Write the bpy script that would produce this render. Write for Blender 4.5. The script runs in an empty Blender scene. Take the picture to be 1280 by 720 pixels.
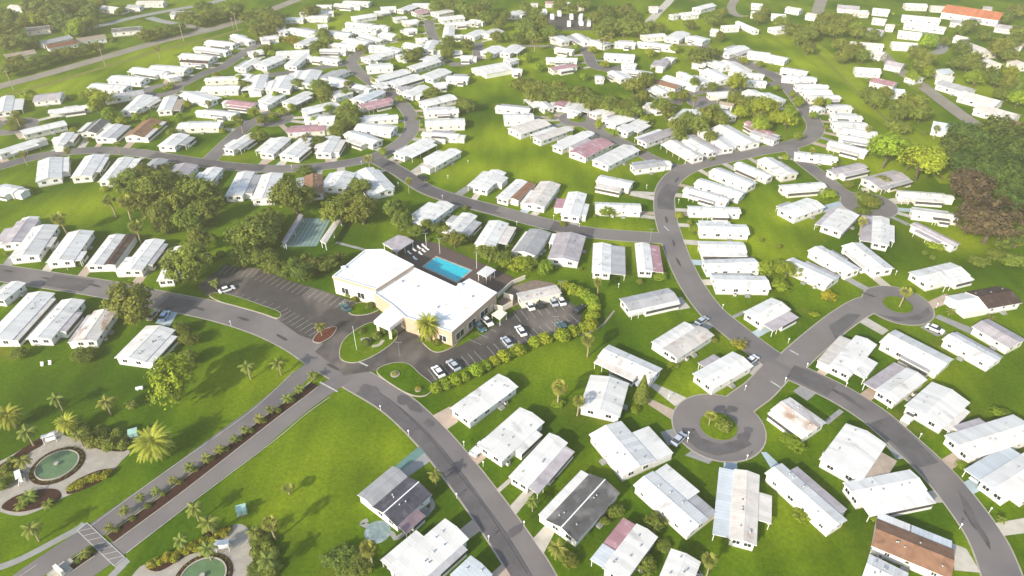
import bpy, math, random, re
from mathutils import Vector, Matrix
R = random.Random(7)
S = bpy.context.scene
C = S.collection
PI = math.pi
# ------------------------------------------------------------------ camera model (drone at 118 m, tilted down)
CAMH, FPX = 118.0, 853.33; HAZE = 0.00038
PITCH = math.atan(610 / FPX)
CP, SP = math.cos(PITCH), math.sin(PITCH)
def P(x, y, z=0.0):
    """photo pixel (1280 x 720) -> world point at height z"""
    xc, yc = (x - 640) / FPX, (360 - y) / FPX
    dx, dy, dz = xc, CP + yc * SP, -SP + yc * CP
    t = (z - CAMH) / dz
    return Vector((dx * t, dy * t, z))
def ppm(x, y, z=0.0):
    p = P(x, y, z)
    return FPX / (p.y * CP - (z - CAMH) * SP)
cam = bpy.data.cameras.new('camera'); cam.sensor_width = 36; cam.lens = 24; cam.clip_start = 1; cam.clip_end = 12000
co = bpy.data.objects.new('camera', cam); co.location = (0, 0, CAMH); co.rotation_euler = (PI / 2 - PITCH, 0, 0)
C.objects.link(co); S.camera = co
# ------------------------------------------------------------------ light
SUN_EL, SUN_AZ = 27.0, 40.0        # shadows fall SUN_AZ degrees to the right of straight away
w = bpy.data.worlds.new('World'); S.world = w; w.use_nodes = True
nt = w.node_tree; bg = nt.nodes['Background']
sky = nt.nodes.new('ShaderNodeTexSky'); sky.sky_type = 'NISHITA'; sky.sun_disc = False
sky.sun_elevation = math.radians(SUN_EL); sky.sun_rotation = math.radians(180 + SUN_AZ); sky.air_density = 1.0; sky.dust_density = 1.5
nt.links.new(sky.outputs[0], bg.inputs[0]); bg.inputs[1].default_value = 0.15
sl = bpy.data.lights.new('sun', 'SUN'); sl.energy = 3.7; sl.angle = math.radians(2.0); sl.color = (1.0, 0.91, 0.75)
so = bpy.data.objects.new('sun', sl); C.objects.link(so)
a = math.radians(SUN_AZ); e = math.radians(SUN_EL)
d = Vector((math.sin(a) * math.cos(e), math.cos(a) * math.cos(e), -math.sin(e)))
so.rotation_euler = d.to_track_quat('-Z', 'Y').to_euler(); so.location = (-200, -200, 300)
S.view_settings.view_transform = 'Standard'; S.view_settings.look = 'None'; S.view_settings.gamma = 1; S.view_settings.use_curve_mapping = False
S.view_settings.exposure = 0.92
S.cycles.max_bounces = 6; S.cycles.volume_bounces = 0; S.cycles.diffuse_bounces = 3; S.cycles.transparent_max_bounces = 8
# ------------------------------------------------------------------ materials
M = {}
def mat(name, col, rough=.8, spec=.3, var=0.0, scale=.5, col2=None, detail=4, bump=0, seams=0, rand=0, stain=None, metallic=0, coords='Object', bscale=None, translucent=0):
    m = bpy.data.materials.new(name); m.use_nodes = True; t = m.node_tree; N = t.nodes; L = t.links
    b = N['Principled BSDF']; b.inputs['Roughness'].default_value = rough; b.inputs['Specular IOR Level'].default_value = spec; b.inputs['Metallic'].default_value = metallic
    tc = N.new('ShaderNodeTexCoord'); src = tc.outputs[coords]
    if coords == 'Geo': pass
    oi = N.new('ShaderNodeObjectInfo')
    c = None
    n1 = N.new('ShaderNodeTexNoise'); n1.inputs['Scale'].default_value = scale; n1.inputs['Detail'].default_value = detail; n1.inputs['Roughness'].default_value = .65
    mp = N.new('ShaderNodeVectorMath'); mp.operation = 'MULTIPLY_ADD'; mp.inputs[1].default_value = (1, 1, 1)
    cb = N.new('ShaderNodeCombineXYZ'); rm = N.new('ShaderNodeMath'); rm.operation = 'MULTIPLY'; rm.inputs[1].default_value = 90.0 if rand is not None else 0
    L.new(oi.outputs['Random'], rm.inputs[0]); L.new(rm.outputs[0], cb.inputs[0]); L.new(rm.outputs[0], cb.inputs[1])
    L.new(src, mp.inputs[0]); L.new(cb.outputs[0], mp.inputs[2]); L.new(mp.outputs[0], n1.inputs['Vector'])
    rp = N.new('ShaderNodeValToRGB'); rp.color_ramp.elements[0].position = .36; rp.color_ramp.elements[1].position = .66
    c2 = col2 or tuple(x * (1 - var) for x in col)
    rp.color_ramp.elements[0].color = (*c2, 1); rp.color_ramp.elements[1].color = (*col, 1)
    L.new(n1.outputs['Fac'], rp.inputs[0]); cur = rp.outputs[0]
    if stain:
        n2 = N.new('ShaderNodeTexNoise'); n2.inputs['Scale'].default_value = stain[1]; n2.inputs['Detail'].default_value = 6
        m2 = N.new('ShaderNodeVectorMath'); m2.operation = 'MULTIPLY'; m2.inputs[1].default_value = stain[3] if len(stain) > 3 else (1, 1, 1)
        L.new(mp.outputs[0], m2.inputs[0]); L.new(m2.outputs[0], n2.inputs['Vector'])
        r2 = N.new('ShaderNodeValToRGB'); r2.color_ramp.elements[0].position = stain[2]; r2.color_ramp.elements[1].position = min(1, stain[2] + .16)
        L.new(n2.outputs['Fac'], r2.inputs[0])
        mx = N.new('ShaderNodeMix'); mx.data_type = 'RGBA'; L.new(r2.outputs[0], mx.inputs[0]); L.new(cur, mx.inputs[6]); mx.inputs[7].default_value = (*stain[0], 1); cur = mx.outputs[2]
    hgt = n1.outputs['Fac']
    if seams:
        sx = N.new('ShaderNodeSeparateXYZ'); L.new(src, sx.inputs[0])
        q = N.new('ShaderNodeMath'); q.operation = 'MULTIPLY'; q.inputs[1].default_value = 1 / seams; L.new(sx.outputs[0], q.inputs[0])
        fr = N.new('ShaderNodeMath'); fr.operation = 'FRACT'; L.new(q.outputs[0], fr.inputs[0])
        lt = N.new('ShaderNodeMath'); lt.operation = 'LESS_THAN'; lt.inputs[1].default_value = .13; L.new(fr.outputs[0], lt.inputs[0])
        q2 = N.new('ShaderNodeMath'); q2.operation = 'MULTIPLY'; q2.inputs[1].default_value = .42; L.new(lt.outputs[0], q2.inputs[0])
        mx = N.new('ShaderNodeMix'); mx.data_type = 'RGBA'; L.new(q2.outputs[0], mx.inputs[0]); L.new(cur, mx.inputs[6]); mx.inputs[7].default_value = (*[x * .62 for x in col], 1); cur = mx.outputs[2]
        hgt = lt.outputs[0]
        fl = N.new('ShaderNodeMath'); fl.operation = 'FLOOR'; q5 = N.new('ShaderNodeMath'); q5.operation = 'MULTIPLY'; q5.inputs[1].default_value = .5; L.new(q.outputs[0], q5.inputs[0]); L.new(q5.outputs[0], fl.inputs[0])
        ad = N.new('ShaderNodeMath'); ad.operation = 'ADD'; L.new(fl.outputs[0], ad.inputs[0]); L.new(rm.outputs[0], ad.inputs[1])
        wn = N.new('ShaderNodeTexWhiteNoise'); wn.noise_dimensions = '1D'; L.new(ad.outputs[0], wn.inputs['W'])
        mr3 = N.new('ShaderNodeMapRange'); mr3.inputs[3].default_value = .87; mr3.inputs[4].default_value = 1.05; L.new(wn.outputs['Value'], mr3.inputs[0])
        hv = N.new('ShaderNodeHueSaturation'); L.new(cur, hv.inputs['Color']); L.new(mr3.outputs[0], hv.inputs['Value']); cur = hv.outputs[0]
    if rand:
        hs = N.new('ShaderNodeHueSaturation'); mr = N.new('ShaderNodeMapRange'); mr.inputs[3].default_value = 1 - rand; mr.inputs[4].default_value = 1 + rand * .6
        L.new(oi.outputs['Random'], mr.inputs[0]); L.new(mr.outputs[0], hs.inputs['Value']); L.new(cur, hs.inputs['Color']); cur = hs.outputs[0]
    L.new(cur, b.inputs['Base Color'])
    if bump:
        bp = N.new('ShaderNodeBump'); bp.inputs['Strength'].default_value = bump; bp.inputs['Distance'].default_value = bscale or .08
        L.new(hgt, bp.inputs['Height']); L.new(bp.outputs[0], b.inputs['Normal'])
    M[name] = m; return m
def leafmat(name, lo, hi, trans=.25, hue=.022, val=.15):
    m = bpy.data.materials.new(name); m.use_nodes = True; t = m.node_tree; N = t.nodes; L = t.links
    b = N['Principled BSDF']; b.inputs['Roughness'].default_value = .6; b.inputs['Specular IOR Level'].default_value = .2
    at = N.new('ShaderNodeAttribute'); at.attribute_name = 'tone'; oi = N.new('ShaderNodeObjectInfo')
    rp = N.new('ShaderNodeValToRGB'); rp.color_ramp.elements[0].color = (*lo, 1); rp.color_ramp.elements[1].color = (*hi, 1); L.new(at.outputs['Fac'], rp.inputs[0])
    hs = N.new('ShaderNodeHueSaturation')
    a = N.new('ShaderNodeMapRange'); a.inputs[3].default_value = .5 - hue; a.inputs[4].default_value = .5 + hue; L.new(oi.outputs['Random'], a.inputs[0]); L.new(a.outputs[0], hs.inputs['Hue'])
    mu = N.new('ShaderNodeMath'); mu.operation = 'MULTIPLY'; mu.inputs[1].default_value = 7.31; L.new(oi.outputs['Random'], mu.inputs[0])
    fr = N.new('ShaderNodeMath'); fr.operation = 'FRACT'; L.new(mu.outputs[0], fr.inputs[0])
    v = N.new('ShaderNodeMapRange'); v.inputs[3].default_value = 1 - val; v.inputs[4].default_value = 1 + val; L.new(fr.outputs[0], v.inputs[0]); L.new(v.outputs[0], hs.inputs['Value'])
    L.new(rp.outputs[0], hs.inputs['Color']); L.new(hs.outputs[0], b.inputs['Base Color'])
    tr = N.new('ShaderNodeBsdfTranslucent'); L.new(hs.outputs[0], tr.inputs[0])
    ms = N.new('ShaderNodeMixShader'); ms.inputs[0].default_value = trans
    L.new(b.outputs[0], ms.inputs[1]); L.new(tr.outputs[0], ms.inputs[2]); L.new(ms.outputs[0], N['Material Output'].inputs[0])
    M[name] = m; return m
# roofs (white metal, shingles, painted panels)
DIRT = (.42, .40, .39)
mat('roof_w', (.70, .69, .66), .45, .4, .10, .35, seams=.62, rand=.06, stain=(DIRT, .40, .57, (1, .35, 1)), bump=.3)
mat('roof_o', (.66, .62, .57), .55, .3, .2, .3, seams=.62, rand=.1, stain=((.45, .36, .32), .3, .56), bump=.3)
mat('roof_s', (.70, .66, .62), .55, .3, .2, .3, seams=1.2, rand=.1, stain=((.36, .24, .17), .35, .50, (.6, 1, 1)), bump=.3)
mat('roof_g', (.40, .40, .41), .6, .3, .2, .4, seams=.62, rand=.15, stain=((.25, .25, .25), .4, .6), bump=.3)
mat('roof_l', (.46, .42, .44), .6, .3, .25, .35, seams=.62, rand=.12, stain=((.28, .25, .27), .4, .58), bump=.3)
mat('roof_p', (.54, .585, .62), .5, .3, .15, .3, seams=.8, rand=.1, bump=.3)
mat('roof_d', (.125, .122, .124), .8, .2, .35, .5, seams=0, rand=.15, stain=((.20, .19, .185), .35, .52), bump=.5)
mat('roof_n', (.085, .084, .11), .7, .3, .4, .8, seams=1.5, rand=.1, stain=((.13, .12, .14), .5, .56), bump=.3)
mat('roof_x', (.09, .06, .055), .8, .2, .35, .5, seams=1.1, rand=.1, stain=((.16, .11, .10), .5, .55), bump=.4)
mat('roof_b', (.27, .15, .095), .85, .2, .3, .6, seams=0, rand=.1, stain=((.12, .07, .05), .5, .6), bump=.5)
mat('roof_r', (.19, .085, .06), .85, .2, .3, .6, rand=.1, bump=.4)
mat('roof_k', (.42, .23, .26), .6, .3, .2, .35, seams=.62, rand=.08, stain=((.55, .45, .47), .4, .55), bump=.3)
mat('roof_u', (.24, .17, .20), .7, .3, .3, .5, seams=.8, rand=.1, bump=.3)
mat('roof_t', (.36, .29, .23), .7, .3, .25, .5, seams=0, rand=.15, bump=.3)
mat('roof_orange', (.52, .19, .10), .8, .2, .25, .5, seams=1.0, bump=.3)
mat('wall_white', (.78, .77, .73), .6, .3, .08, .5, rand=.08, stain=((.5, .47, .42), .5, .68))
mat('wall_cream', (.74, .70, .60), .65, .3, .1, .5, rand=.1)
mat('wall_tan', (.52, .38, .28), .75, .2, .12, .6)
mat('wall_stucco', (.76, .67, .54), .8, .2, .08, .5, bump=.2)
mat('skirt', (.55, .53, .50), .8, .2, .2, 1, rand=.15)
mat('trim', (.80, .80, .79), .5, .4, .05, 1)
mat('fascia_tan', (.50, .36, .27), .7, .2, .1, 1)
mat('glass', (.030, .036, .045), .12, .6, .4, .4)
mat('screen', (.10, .10, .11), .6, .2, .5, 1.2)
mat('shade_dark', (.05, .05, .055), .8, .2, .3, 1)
mat('asphalt', (.188, .172, .166), .92, .2, .14, .10, detail=8, rand=0, stain=((.118, .110, .118), .035, .48), bump=.15, bscale=.02)
mat('asphalt_dark', (.078, .070, .069), .92, .2, .3, .25, detail=8, rand=0, stain=((.165, .145, .128), .10, .50, (1, .5, 1)), bump=.15, bscale=.02)
mat('asphalt_patch', (.075, .070, .075), .9, .2, .25, .5, rand=0)
mat('asphalt_mid_dark', (.125, .116, .122), .9, .2, .3, .25, detail=6, rand=0, stain=((.088, .082, .088), .12, .50))  # mid-dark road tone, also used for the painted palm shadows
mat('yard_paving', (.24, .185, .150), .9, .2, .3, .6, rand=0)
mat('shellrock', (.27, .245, .205), .95, .1, .2, .1, rand=0, stain=((.18, .17, .12), .08, .6))
mat('concrete', (.50, .465, .40), .9, .2, .2, .4, rand=.12, stain=((.33, .31, .28), .35, .58))
mat('concrete_grey', (.30, .30, .29), .9, .2, .2, .4, rand=.1, stain=((.22, .22, .22), .3, .58))
mat('concrete_tan', (.44, .35, .28), .9, .2, .18, .4, rand=.1)
mat('concrete_blue', (.38, .46, .50), .85, .2, .15, .4, rand=.1)
mat('concrete_teal', (.13, .24, .22), .85, .2, .2, .5, rand=.05)
mat('meadow', (.215, .265, .014), 1, 0, .3, .15, rand=0, col2=(.15, .21, .012))
mat('dry_grass', (.19, .17, .045), .95, .1, .4, .4, rand=0, col2=(.12, .15, .02))
mat('patio_blue', (.19, .26, .28), .85, .2, .3, 1.2, stain=((.30, .36, .36), .8, .52))
mat('concrete_path', (.37, .34, .295), .9, .2, .2, .5, rand=0, stain=((.29, .27, .24), .4, .56))
mat('kerb', (.40, .36, .31), .9, .2, .2, .6, rand=0)
mat('paver', (.115, .085, .078), .85, .2, .25, 1.5, rand=0)
mat('mulch', (.060, .026, .022), .95, .1, .5, 2.5, rand=0, bump=.6)
mat('mulch_red', (.16, .055, .035), .95, .1, .5, 2.5, rand=0, bump=.6)
mat('paint', (.50, .49, .47), .7, .3, .25, 1.5, rand=0)
mat('court', (.15, .235, .215), .7, .3, .12, .5, rand=0)
mat('court_line', (.34, .42, .38), .7, .3, .2, 2, rand=0)
mat('trunk', (.16, .125, .095), .9, .1, .4, 1.5, rand=.2)
mat('palm_trunk', (.36, .29, .19), .9, .1, .3, 2.5, rand=.15)
mat('pole_wood', (.42, .35, .24), .9, .1, .3, 1.5)
mat('metal_white', (.78, .78, .77), .4, .5, .05, 1)
mat('metal_grey', (.35, .36, .37), .4, .5, .1, 1, metallic=.5)
mat('box_green', (.33, .52, .46), .5, .4, .1, 1)
mat('tyre', (.02, .02, .02), .9, .2, .1, 1)
mat('stone', (.42, .40, .35), .9, .2, .3, 3)
for k, c in (('white', (.78, .78, .78)), ('silver', (.42, .46, .52)), ('black', (.02, .02, .023)), ('teal', (.05, .13, .15)), ('paleblue', (.35, .50, .68)), ('red', (.35, .03, .03)), ('tan', (.4, .34, .26))):
    mat('car_' + k, c, .25, .6, .03, 1, rand=0)
leafmat('leaf_oak', (.100, .135, .018), (.265, .310, .044), .32, .018)
leafmat('leaf_bright', (.15, .21, .014), (.40, .48, .03), .34)
leafmat('leaf_deep', (.080, .118, .018), (.25, .295, .045), .32)
leafmat('leaf_dark', (.045, .080, .014), (.135, .185, .030), .28)
leafmat('leaf_brown', (.058, .042, .024), (.125, .088, .046), .12, .012, .12)
leafmat('leaf_yellow', (.26, .22, .010), (.46, .38, .02), .3)
leafmat('leaf_palm', (.15, .165, .03), (.36, .355, .07), .25, .012)
leafmat('leaf_queen', (.100, .130, .020), (.250, .280, .050), .3)
leafmat('leaf_date', (.150, .170, .018), (.38, .40, .05), .25, .012)
leafmat('leaf_croton', (.13, .14, .012), (.46, .44, .03), .2, .02)
# water
def water(name, col, rough):
    m = mat(name, col, rough, .5, .18, .9, bump=.12, rand=0); return m
water('pool_water', (.025, .52, .62), .06); water('pond_water', (.11, .185, .085), .2); water('pool_floor', (.1, .5, .62), .5)
# grass: broad patches of bright, deep and dry turf, plus fine mottling
def grassmat():
    m = bpy.data.materials.new('turf'); m.use_nodes = True; t = m.node_tree; N = t.nodes; L = t.links
    b = N['Principled BSDF']; b.inputs['Roughness'].default_value = 1; b.inputs['Specular IOR Level'].default_value = 0
    g = N.new('ShaderNodeNewGeometry')
    def noise(s, d=5, r=.6, sc=(1, 1, 1)):
        v = N.new('ShaderNodeVectorMath'); v.operation = 'MULTIPLY'; v.inputs[1].default_value = sc; L.new(g.outputs['Position'], v.inputs[0])
        n = N.new('ShaderNodeTexNoise'); n.inputs['Scale'].default_value = s; n.inputs['Detail'].default_value = d; n.inputs['Roughness'].default_value = r; L.new(v.outputs[0], n.inputs['Vector']); return n.outputs['Fac']
    def ramp(x, lo, hi, c0, c1):
        r = N.new('ShaderNodeValToRGB'); r.color_ramp.elements[0].position = lo; r.color_ramp.elements[1].position = hi
        r.color_ramp.elements[0].color = (*c0, 1); r.color_ramp.elements[1].color = (*c1, 1); L.new(x, r.inputs[0]); return r.outputs[0]
    def mix(f, a_, b_, mode='MIX'):
        x = N.new('ShaderNodeMix'); x.data_type = 'RGBA'; x.blend_type = mode
        if isinstance(f, float): x.inputs[0].default_value = f
        else: L.new(f, x.inputs[0])
        L.new(a_, x.inputs[6])
        if isinstance(b_, tuple): x.inputs[7].default_value = (*b_, 1)
        else: L.new(b_, x.inputs[7])
        return x.outputs[2]
    c = ramp(noise(.028, 6), .40, .62, (.050, .108, .004), (.126, .190, .007))
    dry = ramp(noise(.05, 7, .7), .56, .72, (0, 0, 0), (1, 1, 1))
    c = mix(dry, c, (.16, .165, .022))
    at = N.new('ShaderNodeAttribute'); at.attribute_name = 'lush'      # per-vertex: how yellow (0) or deep (1) the turf is there
    c = mix(at.outputs['Fac'], c, (.040, .086, .005))
    at2 = N.new('ShaderNodeAttribute'); at2.attribute_name = 'dry'
    c = mix(at2.outputs['Fac'], c, (.215, .275, .012))
    worn = ramp(noise(.21, 7, .75), .66, .74, (0, 0, 0), (.7, .7, .7)); c = mix(worn, c, (.20, .165, .06))
    mow = ramp(noise(.16, 3, .5, (1, .22, 1)), .35, .65, (.80, .82, .80), (1.14, 1.12, 1.1)); c = mix(1.0, c, mow, 'MULTIPLY')
    fine = ramp(noise(1.1, 8, .8), .3, .7, (.58, .61, .58), (1.36, 1.33, 1.3)); c = mix(1.0, c, fine, 'MULTIPLY')
    L.new(c, b.inputs['Base Color'])
    bp = N.new('ShaderNodeBump'); bp.inputs['Strength'].default_value = .6; bp.inputs['Distance'].default_value = .12; L.new(noise(2.2, 6, .7), bp.inputs['Height']); L.new(bp.outputs[0], b.inputs['Normal'])
    M['turf'] = m
grassmat()
# ------------------------------------------------------------------ mesh helpers
class MB:
    """collects faces and links them as ONE mesh object"""
    def __init__(s): s.v = []; s.f = []; s.m = []; s.tone = []
    def face(s, pts, mi=0, tone=.5):
        n = len(s.v); s.v += [tuple(p) for p in pts]; s.f.append(tuple(range(n, n + len(pts)))); s.m.append(mi); s.tone.append(tone)
    def box(s, x0, x1, y0, y1, z0, z1, mi=0, bottom=True):
        a = [(x0, y0, z0), (x1, y0, z0), (x1, y1, z0), (x0, y1, z0)]; b = [(x, y, z1) for x, y, _ in a]
        s.face(b, mi)
        if bottom: s.face(a[::-1], mi)
        for i in range(4): j = (i + 1) % 4; s.face([a[i], a[j], b[j], b[i]], mi)
    def prism(s, pts, z0, z1, mi=0, top=None, cap=True):
        """pts: counter-clockwise xy outline"""
        b = [(p[0], p[1], z0) for p in pts]; t = [(p[0], p[1], z1) for p in pts]; n = len(pts)
        for i in range(n): j = (i + 1) % n; s.face([b[i], b[j], t[j], t[i]], mi)
        if cap: s.face(t, mi if top is None else top)
    def tube(s, p, q, r0, r1, n=6, mi=0, cap=True):
        p, q = Vector(p), Vector(q); d = (q - p).normalized(); u = d.orthogonal().normalized(); v = d.cross(u)
        A = [p + (u * math.cos(2 * PI * i / n) + v * math.sin(2 * PI * i / n)) * r0 for i in range(n)]
        B = [q + (u * math.cos(2 * PI * i / n) + v * math.sin(2 * PI * i / n)) * r1 for i in range(n)]
        for i in range(n): j = (i + 1) % n; s.face([A[i], A[j], B[j], B[i]], mi)
        if cap: s.face(B, mi); s.face(A[::-1], mi)
    def mesh(s, name, mats, tone=False, smooth=False):
        me = bpy.data.meshes.new(name); me.from_pydata(s.v, [], s.f)
        for m in (mats if isinstance(mats, (list, tuple)) else [mats]): me.materials.append(M[m])
        me.polygons.foreach_set('material_index', s.m)
        if smooth: me.polygons.foreach_set('use_smooth', [True] * len(s.f))
        if tone:
            at = me.attributes.new('tone', 'FLOAT', 'FACE'); at.data.foreach_set('value', s.tone)
        me.update(); return me
    def build(s, name, mats, parent=None, **k):
        return link(name, s.mesh(name, mats, **k), parent)
def link(name, data, parent=None, loc=None, rz=0, scale=None):
    o = bpy.data.objects.new(name, data); C.objects.link(o)
    if parent: o.parent = parent
    if loc is not None: o.location = loc
    if rz: o.rotation_euler = (0, 0, rz)
    if scale is not None: o.scale = scale
    return o
def tag(o, label=None, cat=None, group=None, kind=None):
    if label: o['label'] = label
    if cat: o['category'] = cat
    if group: o['group'] = group
    if kind: o['kind'] = kind
    return o
def thing(name, label, cat, loc=(0, 0, 0), rz=0, group=None):
    return tag(link(name, None, None, loc, rz), label, cat, group)
def copy_tree(o, parent=None):
    c = o.copy(); C.objects.link(c); c.parent = parent
    for ch in KIDS.get(o, []): copy_tree(ch, c)
    return c
KIDS = {}
def kid(parent, o): KIDS.setdefault(parent, []).append(o); return o
ORD = 'first second third fourth fifth sixth seventh eighth ninth tenth eleventh twelfth thirteenth fourteenth fifteenth sixteenth seventeenth eighteenth nineteenth twentieth'.split()
ORD += ['twenty-' + x for x in ORD[:9]] + ['thirtieth'] + ['thirty-' + x for x in ORD[:9]] + ['fortieth'] + ['forty-' + x for x in ORD[:9]] + ['fiftieth'] + ['fifty-' + x for x in ORD[:9]] + ['sixtieth'] + ['sixty-' + x for x in ORD[:9]]
def ccw(pts):
    a = sum(pts[i][0] * pts[(i + 1) % len(pts)][1] - pts[(i + 1) % len(pts)][0] * pts[i][1] for i in range(len(pts)))
    return pts if a > 0 else pts[::-1]
def px(s, z=0.0):
    """'x y x y ...' photo pixels -> world points"""
    n = [float(t) for t in s.replace(',', ' ').split()]
    return [P(n[i], n[i + 1], z) for i in range(0, len(n), 2)]
def smooth_line(pts, n=6):
    out = []
    for i in range(len(pts) - 1):
        p0, p1, p2, p3 = pts[max(i - 1, 0)], pts[i], pts[i + 1], pts[min(i + 2, len(pts) - 1)]
        for k in range(n):
            t = k / n
            out.append(.5 * ((2 * p1) + (p2 - p0) * t + (2 * p0 - 5 * p1 + 4 * p2 - p3) * t * t + (3 * p1 - p0 - 3 * p2 + p3) * t ** 3))
    return out + [pts[-1]]
def smooth_loop(pts, n=5):
    m = len(pts); out = []
    for i in range(m):
        p0, p1, p2, p3 = pts[i - 1], pts[i], pts[(i + 1) % m], pts[(i + 2) % m]
        for k in range(n):
            t = k / n
            out.append(.5 * ((2 * p1) + (p2 - p0) * t + (2 * p0 - 5 * p1 + 4 * p2 - p3) * t * t + (3 * p1 - p0 - 3 * p2 + p3) * t ** 3))
    return out
def ribbon(name, pts, width, z, m, kind='structure', off=0.0):
    L_, R_ = [], []
    for i, p in enumerate(pts):
        d = (pts[min(i + 1, len(pts) - 1)] - pts[max(i - 1, 0)]); d.z = 0; d.normalize(); n = Vector((-d.y, d.x, 0))
        L_.append(p + n * (width / 2 + off)); R_.append(p + n * (-width / 2 + off))
    b = MB()
    for i in range(len(pts) - 1):
        b.face([(R_[i].x, R_[i].y, z), (R_[i + 1].x, R_[i + 1].y, z), (L_[i + 1].x, L_[i + 1].y, z), (L_[i].x, L_[i].y, z)])
    return tag(b.build(name, m), kind=kind)
def sheet(name, pts, z, m, kind='structure', parent=None):
    b = MB(); b.face([(p[0], p[1], z) for p in ccw(pts)]); o = b.build(name, m, parent)
    return tag(o, kind=kind) if kind else o
def disc(c, r, n=40, ry=None): return [Vector((c[0] + r * math.cos(2 * PI * i / n), c[1] + (ry or r) * math.sin(2 * PI * i / n), 0)) for i in range(n)]
def grow(pts, d):
    pts = ccw(pts); n = len(pts); out = []
    for i in range(n):
        a_, b_, c_ = Vector(pts[i - 1]), Vector(pts[i]), Vector(pts[(i + 1) % n])
        e1 = (b_ - a_); e2 = (c_ - b_); e1.z = e2.z = 0; e1.normalize(); e2.normalize()
        nn = Vector((e1.y + e2.y, -e1.x - e2.x, 0)); l = max(nn.length, .5); out.append(b_ + nn / l * d * min(2 / l, 1.6))
    return out
# ------------------------------------------------------------------ ground sheet: fine near the place, coarse to the horizon
import numpy as np
LUSH = [(150, 470, 90), (60, 500, 90), (330, 690, 70), (560, 690, 60), (860, 640, 60), (800, 690, 50), (940, 590, 40), (1050, 640, 40), (690, 540, 50), (1240, 480, 60), (90, 230, 50), (110, 320, 60),
        (320, 240, 50), (430, 300, 50), (760, 400, 50), (690, 640, 45), (1100, 300, 60), (600, 155, 40), (930, 520, 30), (1230, 330, 50), (240, 620, 50), (150, 130, 40), (560, 620, 40), (460, 590, 40), (1000, 590, 40), (1120, 640, 40)]
DRY = [(330, 470, 45), (400, 580, 70), (350, 640, 50), (700, 450, 45), (760, 200, 60), (640, 170, 50), (610, 95, 40), (100, 260, 50), (1080, 130, 60), (1150, 180, 50), (940, 300, 50), (990, 270, 40), (660, 80, 40),
       (1060, 90, 40), (1200, 300, 40), (840, 30, 60), (980, 50, 40), (780, 300, 40), (860, 490, 40), (1180, 470, 50), (980, 320, 40), (670, 215, 50), (600, 215, 40), (690, 20, 50), (480, 560, 50), (280, 470, 30), (1220, 690, 30), (1000, 650, 40), (500, 60, 70), (620, 50, 80), (760, 40, 80), (880, 70, 70), (1010, 80, 70), (300, 110, 50), (420, 30, 60), (1120, 60, 60), (760, 150, 60), (900, 160, 50), (560, 180, 50), (700, 250, 40), (1100, 210, 50), (1220, 110, 50), (850, 310, 40), (60, 110, 50), (200, 70, 60), (960, 140, 40)]
def ground():
    xs = np.concatenate([np.linspace(-6000, -480, 12), np.arange(-460, 461, 4.0), np.linspace(480, 6000, 12)])
    ys = np.concatenate([np.linspace(-1500, 40, 8), np.arange(48, 640, 4.0), np.linspace(660, 9000, 14)])
    X, Y = np.meshgrid(xs, ys); nx, ny = len(xs), len(ys)
    V = np.stack([X, Y, np.zeros_like(X)], -1).reshape(-1, 3)
    i = np.arange(ny - 1)[:, None] * nx + np.arange(nx - 1)[None, :]
    F = np.stack([i, i + 1, i + nx + 1, i + nx], -1).reshape(-1, 4)
    me = bpy.data.meshes.new('lawn'); me.from_pydata(V.tolist(), [], F.tolist()); me.materials.append(M['turf'])
    for nm, blobs in (('lush', LUSH), ('dry', DRY)):
        f = np.zeros(len(V))
        for x, y, r in blobs:
            c = P(x, y); rr = r / ppm(x, y)
            f = np.maximum(f, (.55 if nm == 'dry' and y > 330 else .95) * np.exp(-(((V[:, 0] - c.x) / rr) ** 2 + ((V[:, 1] - c.y) / (rr * .9)) ** 2)))
        at = me.attributes.new(nm, 'FLOAT', 'POINT'); at.data.foreach_set('value', f.astype(np.float32))
    tag(link('ground', me), kind='structure')
ground()
# ------------------------------------------------------------------ roads: asphalt ribbons with pale gutters
ROADS = {}
def road(key, s, width, m='asphalt', kerb=True, n=6, z=0.0):
    pts = smooth_line(px(s), n); ROADS[key] = (pts, width)
    i = len(ROADS)
    if kerb: ribbon('gutter', pts, width + .64, .004 + i * .0012, 'kerb')
    ribbon('road', pts, width, .045 + i * .003 + z, m)
    return pts
def bulb(s, r, isl=0, m='asphalt', key=None):
    c = P(*[float(t) for t in s.split()]); ROADS[key or s] = ([c], r * 2); i = len(ROADS)
    sheet('gutter', disc(c, r + .32), .004 + i * .0012, 'kerb'); sheet('road', disc(c, r), .045 + i * .003, m)
    if isl:
        b = MB(); b.prism(disc(c, isl), .0, .22, 0); tag(b.build('lawn_island', 'turf'), kind='structure')
    return c
main = road('main', '-40 335 0 341 60 350 130 361 200 375 265 388 320 404 365 424 402 448 445 474 492 502 532 538 570 582 608 632 640 678 668 722 700 790', 7.6)
lane_l = road('lane in', '402 450 380 467 332 508 288 541 210 599 120 663 61 702 10 738', 4.8, kerb=False)
lane_r = road('lane out', '440 466 414 482 380 506 345 534 320 555 235 618 145 687 100 718 60 745', 4.6, kerb=False)
road('upper', '-30 214 0 208 50 195 110 188 165 190 230 200 290 208 350 211 420 206 468 196 497 181 514 163 512 142 490 119 465 103 446 88 440 77 449 66 470 55', 6.3)
road('pool street', '468 198 500 215 532 236 575 251 620 263 668 276 720 288 770 294 834 298', 6.6)
road('loop', '878 57 888 64 908 72 930 78 952 88 978 102 1000 128 1016 150 1019 163 1008 174 982 183 948 189 912 197 872 206 846 219 832 238 831 264 837 290 849 324 866 358 890 390 920 415 948 437 980 459 1012 474 1052 494 1094 521 1134 556 1172 592 1202 628 1230 668 1246 702 1262 750', 7.2)
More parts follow.
